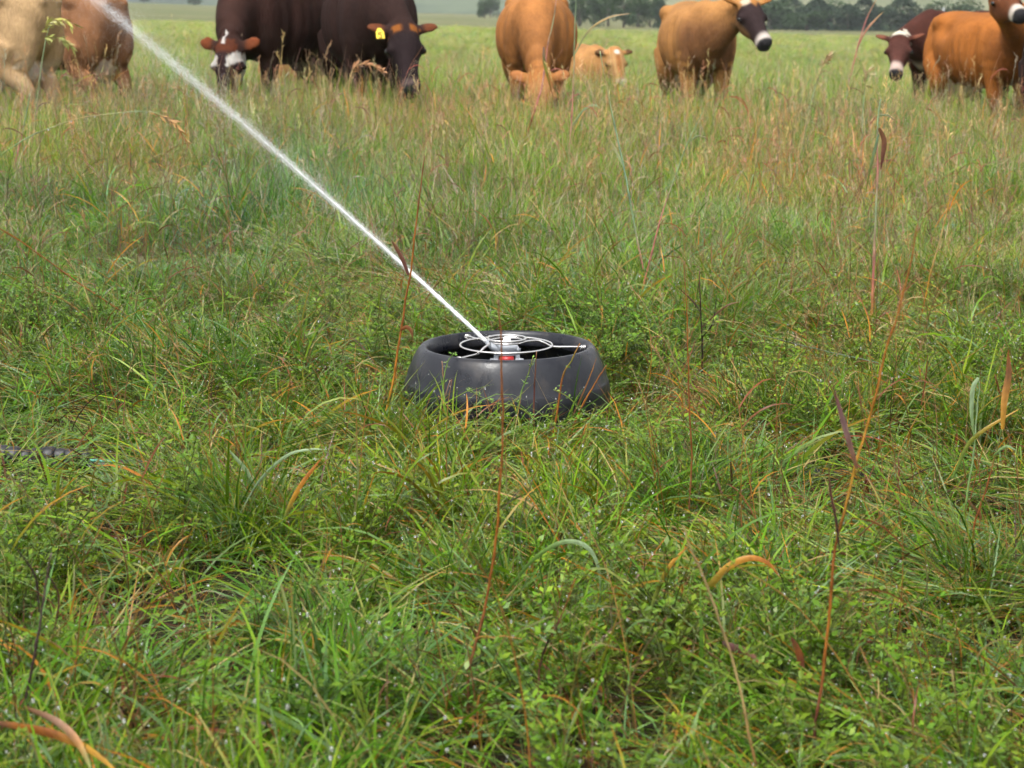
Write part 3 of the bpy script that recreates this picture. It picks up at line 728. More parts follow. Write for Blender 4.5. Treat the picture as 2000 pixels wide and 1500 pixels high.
def blades(r, n, base_r, L, W, phi0, bend, az=None, cols=None, tips=None, K=5, fold=0.0, droop_to=.004, base_z=0.0):
    """n tapering leaf blades, each a bent strip; returns verts, quads, colours"""
    a = r.uniform(0, 2*math.pi, n) if az is None else r.normal(az[0], az[1], n)
    ba = r.uniform(0, 6.28, n); br = base_r*np.sqrt(r.uniform(0, 1, n))
    P = np.stack([br*np.cos(ba), br*np.sin(ba), np.full(n, base_z)], 1)
    ln = r.uniform(L[0], L[1], n); w = r.uniform(W[0], W[1], n)
    p0 = r.uniform(phi0[0], phi0[1], n); be = r.uniform(bend[0], bend[1], n); sw = r.normal(0, .35, n)
    tw = r.normal(0, .7, n)
    V = np.zeros((n, K+1, 2, 3)); pos = P.copy()
    for k in range(K+1):
        t = k/K
        phi = p0 + be*t**1.3; aa = a + sw*t
        d = np.stack([np.sin(phi)*np.cos(aa), np.sin(phi)*np.sin(aa), np.cos(phi)], 1)
        if k: pos = pos + d*(ln/K)[:, None]
        pos[:, 2] = np.maximum(pos[:, 2], droop_to*(1+r.uniform(0, 3, n)))
        side = np.stack([-np.sin(aa), np.cos(aa), 0*aa], 1); nrm = np.cross(side, d)
        s2 = side*np.cos(tw)[:, None] + nrm*np.sin(tw)[:, None]
        ww = w*(.55 + .9*t - 1.38*t*t) if k < K else w*.04
        ww = np.maximum(ww, w*.04)
        V[:, k, 0] = pos - s2*(ww*.5)[:, None]; V[:, k, 1] = pos + s2*(ww*.5)[:, None]
    i0 = (np.arange(n)*(2*(K+1)))[:, None]
    kk = np.arange(K)*2
    F = np.stack([i0+kk, i0+kk+1, i0+kk+3, i0+kk+2], 2).reshape(-1, 4)
    ci = np.asarray(cols)[r.integers(0, len(cols), n)]*r.uniform(.72, 1.3, n)[:, None]
    ti = ci if tips is None else np.where((r.uniform(0, 1, n) < .26)[:, None], np.asarray(tips)[r.integers(0, len(tips), n)], ci)
    t = (np.arange(K+1)/K)[None, :, None, None]
    C = ci[:, None, None, :]*(1-t**2) + ti[:, None, None, :]*t**2
    C = np.broadcast_to(C, V.shape)*r.uniform(.95, 1.05, (n, 1, 1, 1))
    return V.reshape(-1, 3), F, C.reshape(-1, 3), V[:, -1].mean(1)
def leaflets(r, stems, per, size, cols):
    """small oval leaflets in threes along stems (list of paths)"""
    V = []; F = []; C = []
    for q in stems:
        for j in range(per):
            t = r.uniform(.15, 1.0); i = min(int(t*(len(q)-1)), len(q)-2); p = q[i] + (q[i+1]-q[i])*(t*(len(q)-1)-i)
            a0 = r.uniform(0, 6.28); c = np.asarray(cols)[r.integers(0, len(cols))]*r.uniform(.75, 1.3)
            for k in range(3):
                a = a0 + k*1.15 - 1.15; el = r.uniform(-.1, .7); s = r.uniform(size[0], size[1])
                d = np.array([math.cos(a)*math.cos(el), math.sin(a)*math.cos(el), math.sin(el)]); sd = np.array([-math.sin(a), math.cos(a), r.normal(0, .3)])
                b0 = len(V); pp = p + d*s*.25
                V += [pp, pp + d*s*.5 - sd*s*.24, pp + d*s*1.0, pp + d*s*.5 + sd*s*.24 + np.array([0, 0, s*.04])]
                F.append([b0, b0+1, b0+2, b0+3]); C += [c*.9, c, c*1.1, c]
    return np.array(V), np.array(F), np.array(C)
def ico(c, r):
    t = (1+5**.5)/2
    v = np.array([(-1, t, 0), (1, t, 0), (-1, -t, 0), (1, -t, 0), (0, -1, t), (0, 1, t), (0, -1, -t), (0, 1, -t), (t, 0, -1), (t, 0, 1), (-t, 0, -1), (-t, 0, 1)])/math.hypot(1, t)
    f = [(0, 11, 5), (0, 5, 1), (0, 1, 7), (0, 7, 10), (0, 10, 11), (1, 5, 9), (5, 11, 4), (11, 10, 2), (10, 7, 6), (7, 1, 8), (3, 9, 4), (3, 4, 2), (3, 2, 6), (3, 6, 8), (3, 8, 9), (4, 9, 5), (2, 4, 11), (6, 2, 10), (8, 6, 7), (9, 8, 1)]
    return v*r + np.asarray(c), f
def proto(name, parts, drops_at=(), dr=(.0013, .0025), r=None):
    V = np.concatenate([p[0] for p in parts]); F = []; C = np.concatenate([p[2] for p in parts]); off = 0; fm = []
    for p in parts:
        F += (np.asarray(p[1]) + off).tolist(); fm += [0]*len(p[1]); off += len(p[0])
    for d in drops_at:
        v, f = ico(d - np.array([0, 0, .0012]), r.uniform(*dr))
        F += [[i+off for i in ff] for ff in f]; fm += [1]*len(f); V = np.concatenate([V, v]); C = np.concatenate([C, np.ones((12, 3))]); off += 12
    me = mesh_from(name, V, F, cols=C, mats=[M_GRASS, M_DROP], fmat=fm)
    o = bpy.data.objects.new(name, me); o['kind'] = 'stuff'; return o

G1, G2, G3, G4 = (.068, .160, .006), (.100, .198, .008), (.036, .098, .007), (.150, .220, .016)
BLU = (.10, .18, .06); YEL = (.20, .19, .04); ORG = (.34, .15, .022); BRN = (.10, .05, .022); RED = (.17, .055, .03); PURB = (.13, .07, .07); STRAW = (.30, .23, .11); DKB = (.05, .03, .02)
BLU_SHEEN = (.14, .23, .12)  # paler blue-green: wet highlights put into the blade colour
GREENS = [G1, G1, G2, G2, G3, G4, G4, BLU, BLU_SHEEN]
r = np.random.default_rng(11)
P_fine, P_lodge, P_broad, P_clover, P_dead, P_stem, P_far, P_seed = [], [], [], [], [], [], [], []
for i in range(7):
    b1 = blades(r, 30, .05, (.05, .17), (.0024, .0060), (.1, 1.25), (.2, 1.7), cols=GREENS, tips=[YEL, G4, ORG], K=4)
    P_fine.append(proto('grass_tuft', [b1], b1[3][r.uniform(0, 1, 30) < .08], r=r))
for i in range(7):
    b1 = blades(r, 20, .06, (.12, .33), (.0030, .0085), (.75, 1.5), (.1, .9), az=(0, .6), cols=GREENS + [G4, BLU], tips=[YEL, G4, STRAW], K=5)
    b2 = blades(r, 4, .06, (.12, .3), (.002, .005), (.6, 1.2), (.4, 1.0), az=(0, .5), cols=[STRAW, BRN, ORG], K=4)
    P_lodge.append(proto('lodged_grass_tuft', [b1, b2], b1[3][r.uniform(0, 1, 20) < .08], r=r))
for i in range(5):
    b1 = blades(r, 7, .03, (.16, .36), (.006, .012), (.1, .8), (.5, 1.7), cols=[BLU, G2, G4, G1], tips=[YEL, G4, ORG], K=7)
    P_broad.append(proto('broad_grass_tuft', [b1], b1[3][r.uniform(0, 1, 7) < .15], r=r))
for i in range(6):
    stems = []; sp = []
    for k in range(9):
        a = r.uniform(0, 6.28); ln = r.uniform(.07, .19); le = r.uniform(.2, .9)
        q = bez([(r.normal(0, .02), r.normal(0, .02), 0), (math.cos(a)*ln*le*.4, math.sin(a)*ln*le*.4, ln*.6), (math.cos(a)*ln*le, math.sin(a)*ln*le, ln)], 4)
        stems.append(q); v, f = tube(q, np.linspace(.0012, .0006, len(q)), 3, caps=False); sp.append((np.array(v), np.array(f), np.tile(np.array([.08, .10, .03]), (len(v), 1))))
    lf = leaflets(r, stems, 7, (.009, .018), [(.095, .175, .012), (.070, .15, .012), (.13, .20, .018)])
    P_clover.append(proto('clover_sprig', sp + [lf], [q[-1] for q in stems if r.uniform() < .08], r=r))
for i in range(6):
    b1 = blades(r, 9, .07, (.07, .22), (.003, .009), (.5, 1.5), (.3, 2.2), cols=[BRN, RED, STRAW, BRN, ORG, DKB], tips=[ORG, STRAW], K=6)
    b2 = blades(r, 10, .08, (.08, .25), (.0012, .0025), (.7, 1.5), (-.3, .6), cols=[STRAW, BRN, DKB, ORG], K=4)
    P_dead.append(proto('dead_leaf_tuft', [b1, b2]))
def stalk_parts(r, h, col, w=.0013, lean=.25, leaf=True, head=True, headcol=STRAW):
    a = r.uniform(0, 6.28); l1 = r.uniform(0, lean)*h
    q = bez([(0, 0, 0), (math.cos(a)*l1*.2, math.sin(a)*l1*.2, h*.45), (math.cos(a)*l1*.55, math.sin(a)*l1*.55, h*.8), (math.cos(a)*l1, math.sin(a)*l1, h)], 4)
    v, f = tube(q, np.linspace(w, w*.45, len(q)), 4, caps=False); v = np.array(v); tt = v[:, 2]/h
    C = np.asarray(col)[None]*(1-tt*.4)[:, None] + np.asarray(headcol)[None]*(tt*.4)[:, None]
    nodes = np.abs((tt*4) % 1 - .5) > .42; C[nodes] = (.30, .12, .07)
    out = [(v, np.array(f), C)]
    if head:
        V = []; F = []; Cc = []
        for k in range(r.integers(10, 22)):
            t = 1 - .22*r.uniform(0, 1)**1.0; i = min(int(t*(len(q)-1)), len(q)-2); p = q[i] + (q[i+1]-q[i])*(t*(len(q)-1)-i)
            d = r.normal(size=3)*np.array([.5, .5, .3]) + np.array([math.cos(a)*.35, math.sin(a)*.35, .75]); d /= np.linalg.norm(d); s = np.cross(d, r.normal(size=3)); s /= np.linalg.norm(s)
            ln = r.uniform(.012, .04); ww = r.uniform(.0008, .002); b0 = len(V)
            V += [p, p+d*ln*.5-s*ww, p+d*ln, p+d*ln*.5+s*ww]; F.append([b0, b0+1, b0+2, b0+3]); Cc += [np.asarray(headcol)*r.uniform(.7, 1.25)]*4
        out.append((np.array(V), np.array(F), np.array(Cc)))
    if leaf:
        for k in range(r.integers(1, 4)):
            bl = blades(r, 1, 0, (h*.2, h*.42), (.003, .007), (.3, 1.0), (.4, 1.9), cols=[BLU, G2, STRAW, RED, ORG], K=5)
            z = h*r.uniform(.15, .65); i = min(int(z/h*(len(q)-1)), len(q)-1)
            out.append((bl[0]+q[i], bl[1], bl[2]))
    return out
for i in range(7):
    parts = []
    for k in range(3):
        st = stalk_parts(r, r.uniform(.16, .38), [DKB, ORG, (.16, .15, .03), (.12, .14, .03), RED, (.26, .10, .02)][r.integers(0, 6)], head=False, lean=.6)
        o = np.array([r.normal(0, .05), r.normal(0, .05), 0]); parts += [(p[0]+o, p[1], p[2]) for p in st]
    P_stem.append(proto('short_stem_tuft', parts))
for i in range(7):   # mid/far clump: tall soft grass, many blades
    b1 = blades(r, 54, .13, (.18, .46), (.0032, .0070), (.02, .45), (.15, 1.3), cols=[G1, G2, G4, G2, G4, G4, G3, G2, BLU], tips=[STRAW, YEL, G4, (.24, .22, .08)], K=3)
    b2 = blades(r, 8, .13, (.22, .52), (.0022, .0045), (.02, .5), (.1, .9), cols=[STRAW, (.36, .27, .13), STRAW, (.22, .22, .07), (.22, .20, .08)], K=3)
    P_far.append(proto('tall_grass_clump', [b1, b2]))
for i in range(8):
    parts = []
    for k in range(3):
        st = stalk_parts(r, r.uniform(.45, .85), [(.14, .16, .06), (.20, .17, .08), (.22, .11, .05), (.13, .15, .07)][r.integers(0, 4)], w=.0016, lean=.3, headcol=[(.38, .27, .16), (.34, .20, .12), STRAW, (.40, .33, .19)][r.integers(0, 4)])
        o = np.array([r.normal(0, .10), r.normal(0, .10), 0]); parts += [(p[0]+o, p[1], p[2]) for p in st]
    P_seed.append(proto('seed_stalk_clump', parts))

P_tus = []
for i in range(5):
    b1 = blades(r, 34, .05, (.18, .42), (.003, .0075), (.05, .75), (.2, 1.4), cols=GREENS + [G3, BLU], tips=[YEL, G4, ORG], K=5)
    b2 = blades(r, 7, .05, (.15, .35), (.002, .006), (.1, .9), (.2, 1.6), cols=[ORG, RED, BRN, PURB], tips=[ORG, STRAW], K=5)
    P_tus.append(proto('tussock_tuft', [b1, b2], b1[3][r.uniform(0, 1, 34) < .05], r=r))
def wedge(r, n, d0, d1, extra=.95, half=.36):     # wider than the frame, so a step aside still sees grass
    d = np.sqrt(r.uniform(d0*d0, d1*d1, n)); u = r.uniform(-1, 1, n)
    x = u*(half*d + extra); return x, d
def patch_tint(x, y, r, n, near=True):
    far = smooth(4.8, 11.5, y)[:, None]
    a = wav(x, y, 2.2, 51)[:, None]; b_ = wav(x, y, .9, 52)[:, None]
    t = np.array([1.0, 1.0, 1.0])[None] + np.array([.22, .05, .10])[None]*a + np.array([.18, .04, .0])[None]*b_
    t = t*(1 + .20*smooth(5, 10, y)[:, None]*wav(x, y, 4.0, 53)[:, None] + .15*smooth(5, 10, y)[:, None]*np.array([1.2, .5, .3])[None]*wav(x, y, 1.6, 54)[:, None])
    t = t*(1 + .15*r.normal(size=(n, 1))) + np.array([.05, 0, 0])[None]*r.normal(size=(n, 1))
    t = t*(1-far)*np.array([1.04, 1.06, .9])[None] + far*t*np.array([1.60, 1.48, 3.1])[None]  # farther grass strawier; the paleness of spray mist is put into this tint too
    return np.clip(t, .3, 2.2)
def place(name, protos, n, d0, d1, sc, hgt, seed, keep=None, az=None, sink=0.0, tint_mul=(1, 1, 1), tilt=.12, keep_pod=.30, lift=None):
    r = np.random.default_rng(seed)
    A = lambda e, hf: (2/3*hf*(d1**3-d0**3) + e*(d1*d1-d0*d0))/(d1*d1-d0*d0)
    n = int(n*A(.95, .36)/A(.35, .30))
    x, y = wedge(r, n, d0, d1)
    k = np.hypot(x-PX, y-POD_Y) > keep_pod
    if keep is not None: k &= r.uniform(0, 1, n) < keep(x, y)
    x, y = x[k], y[k]; n = len(x)
    z = H(x, y) - sink
    if lift is not None: z = z + lift(x, y)*r.uniform(0, 1, n)
    rz = r.uniform(0, 6.28, n) if az is None else az(x, y) + r.normal(0, .6, n)
    rot = np.stack([r.normal(0, tilt, n), r.normal(0, tilt, n), rz], 1)
    s = r.uniform(sc[0], sc[1], n); hh = hgt(x, y)*r.uniform(.8, 1.2, n)
    scl = np.stack([s, s, s*hh], 1)
    gn_scatter(name, np.stack([x, y, z], 1), rot, scl, r.integers(0, len(protos), n), patch_tint(x, y, r, n)*np.asarray(tint_mul)[None], protos)
def clump(x, y): return wav(x, y, 2.6, 61)            # taller / lower patches
def swirl(x, y):                                     # direction in which the wet grass has been laid over
    b_ = 2.9 + 1.5*wav(x, y, 3.4, 63) + .8*wav(x, y, .9, 64)
    a = np.arctan2(y-POD_Y, x-PX) + 1.3; w = smooth(1.3, .5, np.hypot(x-PX, y-POD_Y))
    return b_*(1-w) + a*w
hol = [(-1.75, 8.0, .45), (-1.0, 6.6, .25), (1.02, 4.55, .26), (-.57, 3.5, .2), (-1.3, 4.9, .25), (-.53, 4.35, .2), (.3, 3.85, .15), (-1.35, 4.2, .26), (-1.15, 4.25, .22), (.75, 5.9, .25), (-.1, 3.2, .15), (.95, 3.3, .16)]   # trampled hollows
def hollow(x, y):
    v = 0*x
    for (a, b_, q) in hol: v = np.maximum(v, np.exp(-((x-a)**2 + ((y-b_)*.6)**2)/(q*q*1.2)))
    return v
one = lambda x, y: 1 + 0*x
def gap(x, y): return .12 + .88*smooth(-.42, .25, wav(x, y, 10, 68) + .5*wav(x, y, 4.2, 69))   # tussocks with dark gaps between
def podlow(x, y):     # short trampled grass right around the pod, lowest in front of it
    d = np.hypot(x-PX, (y-POD_Y+.25)*.8); q = smooth(-.92, -1.08, x)*smooth(3.7, 3.95, y)*smooth(4.85, 4.65, y)
    return (1 - .34*smooth(.95, .35, d))*(1 - .38*q)
def rim(x, y):         # rank growth standing behind the hollows
    v = 0*x
    for (a, b_, q) in hol[:1] + hol[2:4] + hol[5:6]: v = np.maximum(v, np.exp(-((x-a)**2 + ((y-b_-q*1.5)*1.3)**2)/(q*q*1.2)))
    return v
hn = lambda x, y: .9*(1 + .5*clump(x, y))*(.72 + .5*gap(x, y))*(1 - .55*hollow(x, y))*podlow(x, y)*(1 + 1.9*rim(x, y))
place('dead_grass', P_dead, 2700, 2.2, 8.5, (.8, 1.25), one, 71, sink=.0, tilt=.25, keep=lambda x, y: 1 - .85*hollow(x, y), tint_mul=(.8, .78, .8))
place('lodged_grass', P_lodge, 9200, 2.2, 9.0, (.75, 1.2), lambda x, y: .75*hn(x, y), 72, az=swirl, keep=lambda x, y: (.95 - .45*wav(x, y, 1.9, 66) - .85*hollow(x, y))*gap(x, y)*smooth(9.5, 6.5, y), keep_pod=.325, lift=lambda x, y: .05*podlow(x, y))
place('short_grass', P_fine, 10500, 2.2, 9.5, (.7, 1.25), hn, 73, keep=lambda x, y: (.95 + .35*clump(x, y) - .85*hollow(x, y))*gap(x, y), keep_pod=.32, lift=lambda x, y: .04*podlow(x, y))
place('broad_grass', P_broad, 2300, 2.3, 10, (.6, 1.1), hn, 74, keep=lambda x, y: .7 + .6*wav(x, y, 1.9, 65), keep_pod=.38)
place('clover', P_clover, 3600, 2.2, 8.5, (.8, 1.3), podlow, 75, keep=lambda x, y: (.55 + .6*wav(x, y, 1.9, 66) - .9*hollow(x, y))*gap(x, y)*smooth(8.5, 6.0, y), keep_pod=.33, lift=lambda x, y: .06*podlow(x, y))
place('weed_stems', P_stem, 2100, 2.4, 15, (.7, 1.2), lambda x, y: podlow(x, y)*(1 + .8*smooth(6, 12, y)), 76, keep_pod=.36, tilt=.2, tint_mul=(.78, .82, .8))
hm = lambda x, y: .40 + .66*smooth(6.0, 13.5, y) + .34*clump(x, y)*smooth(5, 8, y)
place('meadow_grass', P_far, 10500, 5.6, 17, (.8, 1.2), hm, 77, keep=lambda x, y: smooth(5.4, 8.5, y)*(1 - .95*hollow(x, y)))
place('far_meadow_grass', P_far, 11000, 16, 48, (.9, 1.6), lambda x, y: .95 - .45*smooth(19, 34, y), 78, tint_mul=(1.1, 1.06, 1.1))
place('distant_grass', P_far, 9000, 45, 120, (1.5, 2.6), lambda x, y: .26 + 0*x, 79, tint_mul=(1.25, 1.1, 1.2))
place('seed_grass', P_seed, 1500, 6.2, 17, (.6, 1.05), one, 80, keep=lambda x, y: .3 + .7*smooth(7, 12, y), tint_mul=(1.0, .95, .6))
place('far_seed_grass', P_seed, 1500, 16, 45, (.6, 1.0), lambda x, y: .9 + 0*x, 81, tint_mul=(.85, .9, .55))
place('sparse_seed_grass', P_seed, 60, 4.4, 8, (.45, .75), one, 82, keep_pod=.5)

tus = [(1.02, 5.08, .26, 26), (.72, 4.98, .14, 12), (1.3, 4.9, .15, 12), (-1.75, 8.7, .45, 34), (-1.2, 8.3, .3, 18), (-.95, 7.0, .2, 12), (-.57, 3.86, .18, 16), (-.38, 4.72, .14, 12), (-.6, 4.78, .12, 9), (.42, 4.15, .13, 12), (-1.1, 5.4, .16, 10), (1.0, 3.62, .14, 10), (-.05, 3.42, .1, 7), (1.5, 7.4, .3, 16), (.5, 8.2, .3, 16), (2.2, 9.0, .4, 20), (.25, 9.6, .3, 14), (-.7, 9.4, .35, 16), (.75, 6.5, .18, 9)]
r = np.random.default_rng(91); tp = []
for (a, b_, q, n) in tus:
    for k in range(n): tp.append((a + r.normal(0, q*.55), b_ + r.normal(0, q*.4)))
tp = np.array(tp); x, y = tp[:, 0], tp[:, 1]; k = np.hypot(x-PX, y-POD_Y) > .36; x, y = x[k], y[k]; n = len(x)
sc_ = r.uniform(.65, 1.0, n)
gn_scatter('tussock_grass', np.stack([x, y, H(x, y)], 1), np.stack([r.normal(0, .15, n), r.normal(0, .15, n), r.uniform(0, 6.28, n)], 1), np.stack([sc_, sc_, sc_*r.uniform(.7, 1.0, n)], 1), r.integers(0, len(P_tus), n), patch_tint(x, y, r, n)*np.array([.85, .88, .85])[None], P_tus)

# ------------------------------------------------------------------ stalks, leaves and weeds that stand out one by one
OR = (.30, .11, .02); ORD = (.19, .065, .02); YO = (.40, .21, .03); BR = (.16, .075, .035); MAR = (.10, .035, .03); PUR = (.15, .09, .085)
PG = (.22, .30, .16); LG = (.13, .22, .05); GG = (.10, .16, .09); PK = (.46, .16, .14); DRK = (.03, .02, .017); SW = (.36, .26, .11); OLV = (.15, .15, .02); MG = (.07, .15, .025)
def col_along(cols, m):
    c = np.asarray(cols, float)
    if len(c) == 1: return np.tile(c, (m, 1))
    t = np.linspace(0, len(c)-1, m); return np.stack([np.interp(t, range(len(c)), c[:, k]) for k in range(3)], 1)
def world_path(pix, y, lean, n):
    q = bez([(a, b_, 0) for a, b_ in pix], n); m = len(q)
    return np.array([at(q[i, 0], q[i, 1], y + lean*i/max(1, m-1)) for i in range(m)])
def ribbon(path, w, cols, fold=.22, tw=.5):
    m = len(path); T = np.gradient(path, axis=0); T /= np.linalg.norm(T, axis=1)[:, None]
    S = np.cross(T, np.array([0, -1.0, .15])); S /= np.linalg.norm(S, axis=1)[:, None]; Nn = np.cross(S, T)
    a = np.linspace(-tw, tw, m)[:, None]; S2 = S*np.cos(a) + Nn*np.sin(a); N2 = np.cross(S2, T)
    t = np.linspace(0, 1, m); ww = w*np.clip(.45 + 1.5*t - 1.9*t*t, .04, None)[:, None]*.5
    V = np.stack([path - S2*ww, path + N2*ww*fold*2, path + S2*ww], 1).reshape(-1, 3)
    F = []
    for i in range(m-1):
        for k in (0, 1): F.append([3*i+k, 3*i+k+1, 3*i+k+4, 3*i+k+3])
    C = np.repeat(col_along(cols, m), 3, 0); rr = np.random.default_rng(int(abs(path[0, 0])*1e4) + m)
    C = C*rr.uniform(.8, 1.2, (len(C), 1)); C[1::3] *= .8
    return V, F, C
def stalk(name, label, cat, stem, w=6, cols=(OR, ORD), leaves=(), plumes=(), sprigs=0, lean=.0, y=None, h=.12, group=None, droplets=0, lie=False):
    pix0 = stem if stem else leaves[0][0]
    yy = y if y else ground_hit(pix0[0][0], pix0[0][1], h)
    base = at(pix0[0][0], pix0[0][1], yy); root = empty(name, tuple(base)); tag(root, label, cat, group)
    sc = yy/FPX; r = np.random.default_rng(abs(hash_int(label)))
    path = None
    if stem:
        path = world_path(stem, yy, lean, 7); path = path + np.cumsum(r.normal(0, .0006, path.shape), 0)
        path = np.vstack([path[:1] - np.array([0, 0, .16]), path]) if stem[0][1] > 0 and float(H(base[0], yy)) < base[2] - .02 else path
        m = len(path); rad = np.linspace(w, w*.45, m)*sc*.32
        nd = np.zeros(m); nd[::9] = .35
        v, f = tube(path - base, rad*(1+nd), 7); c = np.repeat(col_along(cols, m)*r.uniform(.8, 1.2, (m, 1))*(1 - nd[:, None]), 7, 0)
        link('stem', mesh_from('stem', v, f, M_STALK, c), root)
    for (pix, lw, lc) in leaves:
        pth = world_path(pix, yy - .004, lean*.5, 6)
        if lie: q = bez([(a, b_, 0) for a, b_ in pix], 6); pth = np.array([at(a, b_, ground_hit(a, b_, h)) for a, b_, _ in q])
        v, f, c = ribbon(pth - base, lw*sc, lc); link('leaf', mesh_from('leaf', v, f, M_STALK, c), root)
    for (pix, n, ln, lc) in plumes:
        pth = world_path(pix, yy, 0, 8) - base; V = []; F = []; C = []
        for k in range(n):
            t = r.uniform(0, 1); i = min(int(t*(len(pth)-1)), len(pth)-2); p = pth[i]; d = pth[i+1]-pth[i]; d /= np.linalg.norm(d)
            d = d*.8 + r.normal(0, .35, 3) + np.array([0, 0, -.35]); d /= np.linalg.norm(d); s = np.cross(d, r.normal(size=3)); s /= np.linalg.norm(s)
            l_ = ln*sc*r.uniform(.5, 1.2); ww = l_*.10; b0 = len(V)
            V += [p, p+d*l_*.5-s*ww, p+d*l_, p+d*l_*.5+s*ww]; F.append([b0, b0+1, b0+2, b0+3]); C += [np.asarray(lc)*r.uniform(.7, 1.3)]*4
        link('seed_head', mesh_from('seed_head', V, F, M_STALK, np.array(C)), root)
    if sprigs and path is not None:
        lf = leaflets(r, [path[1:] - base], sprigs, (.006, .013), [(.12, .21, .035), (.09, .18, .03), (.16, .22, .05)])
        lo = link('leaflets', mesh_from('leaflets', lf[0], lf[1].tolist(), M_STALK, lf[2]), root); lo['kind'] = 'stuff'
    if droplets and path is not None:
        for k in range(droplets):
            p = path[int(len(path)*(.25+.6*k/droplets))] - base - np.array([0, 0, .004]); v, f = ico(p, .0028*r.uniform(.8, 1.2)*max(1, yy/6))
            link('dew_drop', mesh_from('dew_drop', v, [list(q) for q in f], M_DROP), root)
    return root
def hash_int(s):
    v = 7
    for ch in s: v = (v*131 + ord(ch)) % 1000003
    return v
gs = 'tall grass stalks that stand out of the meadow'; gl = 'single large grass leaves'; gw = 'small weeds and twigs in front of the pod'
stalk('grass_stalk', 'orange grass stalk standing in front of the water jet', 'grass stalk', [(752, 806), (768, 730), (778, 660), (790, 590), (800, 530), (806, 480), (814, 420), (822, 360), (831, 300)], 8, (YO, OR, ORD, OR, ORD, BR),
      [([(798, 538), (787, 508), (774, 484), (763, 468)], 11, (MAR, BR)), ([(782, 645), (794, 639), (803, 647), (807, 664)], 11, (ORD, BR))], group=gs)
stalk('grass_stalk', 'rust brown stalk rising in front of the middle of the pod', 'grass stalk', [(914, 1310), (935, 1230), (952, 1130), (965, 1040), (972, 960), (976, 900), (977, 800), (975, 700), (973, 640), (969, 585)], 10, (BR, ORD, OR, ORD, ORD, BR), group=gs)
stalk('grass_stalk', 'long orange stalk with a purple brown leaf to the right of the pod', 'grass stalk', [(1592, 1406), (1612, 1300), (1623, 1196), (1637, 1080), (1655, 990), (1672, 912), (1700, 810), (1728, 700), (1754, 600), (1775, 510), (1792, 425)], 11, (MAR, OR, ORD, YO, OR, OR, ORD),
      [([(1674, 915), (1658, 862), (1642, 806), (1627, 752)], 16, (BR, PUR, MAR)), ([(1640, 1075), (1632, 1010), (1622, 960), (1618, 905)], 8, (DRK, MAR))], group=gs)
stalk('grass_stalk', 'straight tan straw slanting up from the bottom edge', 'straw', [(1480, 1515), (1460, 1420), (1430, 1290), (1395, 1170), (1360, 1080), (1339, 1026)], 10, (ORD, SW, (.30, .20, .10), SW), group=gs)
stalk('grass_leaf', 'orange and green grass leaf bent over in an arch', 'grass leaf', None, leaves=[([(1326, 1210), (1362, 1168), (1392, 1138), (1425, 1105), (1466, 1090), (1500, 1100), (1524, 1128)], 20, (LG, OLV, YO, OR, OR))], group=gl)
stalk('grass_leaf', 'broad orange leaf curving to the ground in the bottom left corner', 'grass leaf', None, lie=True, leaves=[([(-20, 1410), (40, 1420), (105, 1434), (175, 1465), (235, 1512)], 26, (PUR, OR, ORD, YO, YO))], h=.17, group=gl)
stalk('grass_leaf', 'pinkish brown leaf arching over the orange one in the corner', 'grass leaf', None, lie=True, leaves=[([(48, 1382), (105, 1406), (140, 1434), (161, 1465), (182, 1512)], 26, (BR, (.34, .2, .14), (.36, .17, .06), LG))], h=.19, group=gl)
stalk('dead_weed', 'leafless dark branching weed at the lower left', 'weed', [(50, 1360), (66, 1270), (77, 1196), (85, 1140), (98, 1082)], 11, (DRK, (.07, .045, .045), (.10, .07, .06)),
      [([(77, 1196), (70, 1130), (48, 1092), (18, 1056)], 6, (DRK, DRK)), ([(92, 1120), (114, 1160), (112, 1200), (100, 1255)], 6, (DRK, MAR))])
stalk('grass_stalk', 'pale green stem with a drooping leaf near the right edge', 'grass stalk', [(1886, 985), (1900, 900), (1907, 820), (1914, 760), (1911, 737)], 7, (LG, PG, PG),
      [([(1911, 737), (1900, 760), (1898, 815), (1906, 872)], 12, (PG, PG, LG)), ([(1860, 935), (1890, 870), (1925, 838), (1992, 798)], 12, (LG, OLV, YO))], group=gs)
stalk('grass_stalk', 'stem ending in an upright orange and brown leaf at the right edge', 'grass stalk', [(1902, 1030), (1925, 960), (1945, 890), (1958, 836)], 7, (ORD, ORD, LG), [([(1958, 838), (1962, 780), (1970, 730), (1969, 682)], 20, (YO, (.40, .20, .05), BR, ORD)), ([(1940, 890), (1965, 872), (1985, 880)], 8, (LG, PG))], group=gs)
stalk('grass_stalk', 'grey green stem lying diagonally across the grass right of the pod', 'grass stalk', [(1950, 834), (1848, 768), (1730, 714), (1596, 684), (1500, 660), (1412, 640)], 5, (GG, (.13, .17, .09), GG, (.10, .10, .07), LG), y=5.0, lean=.3, group=gs, droplets=4)
stalk('grass_stalk', 'pale green stem with pink joints behind the pod to its right', 'grass stalk', [(1264, 552), (1255, 515), (1238, 430), (1217, 321), (1195, 220), (1181, 150), (1171, 100)], 7, (PK, PK, PG, (.2, .3, .2), PG, SW, PG), [([(1218, 325), (1200, 290), (1184, 262)], 7, (PG, SW))], group=gs)
stalk('grass_stalk', 'upright pale stem with a shrivelled brown leaf hanging at its top', 'grass stalk', [(1702, 625), (1707, 520), (1712, 402), (1716, 320), (1716, 240), (1722, 196)], 9, (YO, PK, PG, PK, PG, PG), [([(1717, 250), (1727, 275), (1724, 305), (1720, 332)], 13, (BR, MAR)), ([(1716, 262), (1702, 320), (1690, 378)], 8, (GG, OLV)), ([(1718, 225), (1735, 226), (1752, 240)], 5, (PG, BR))], group=gs)
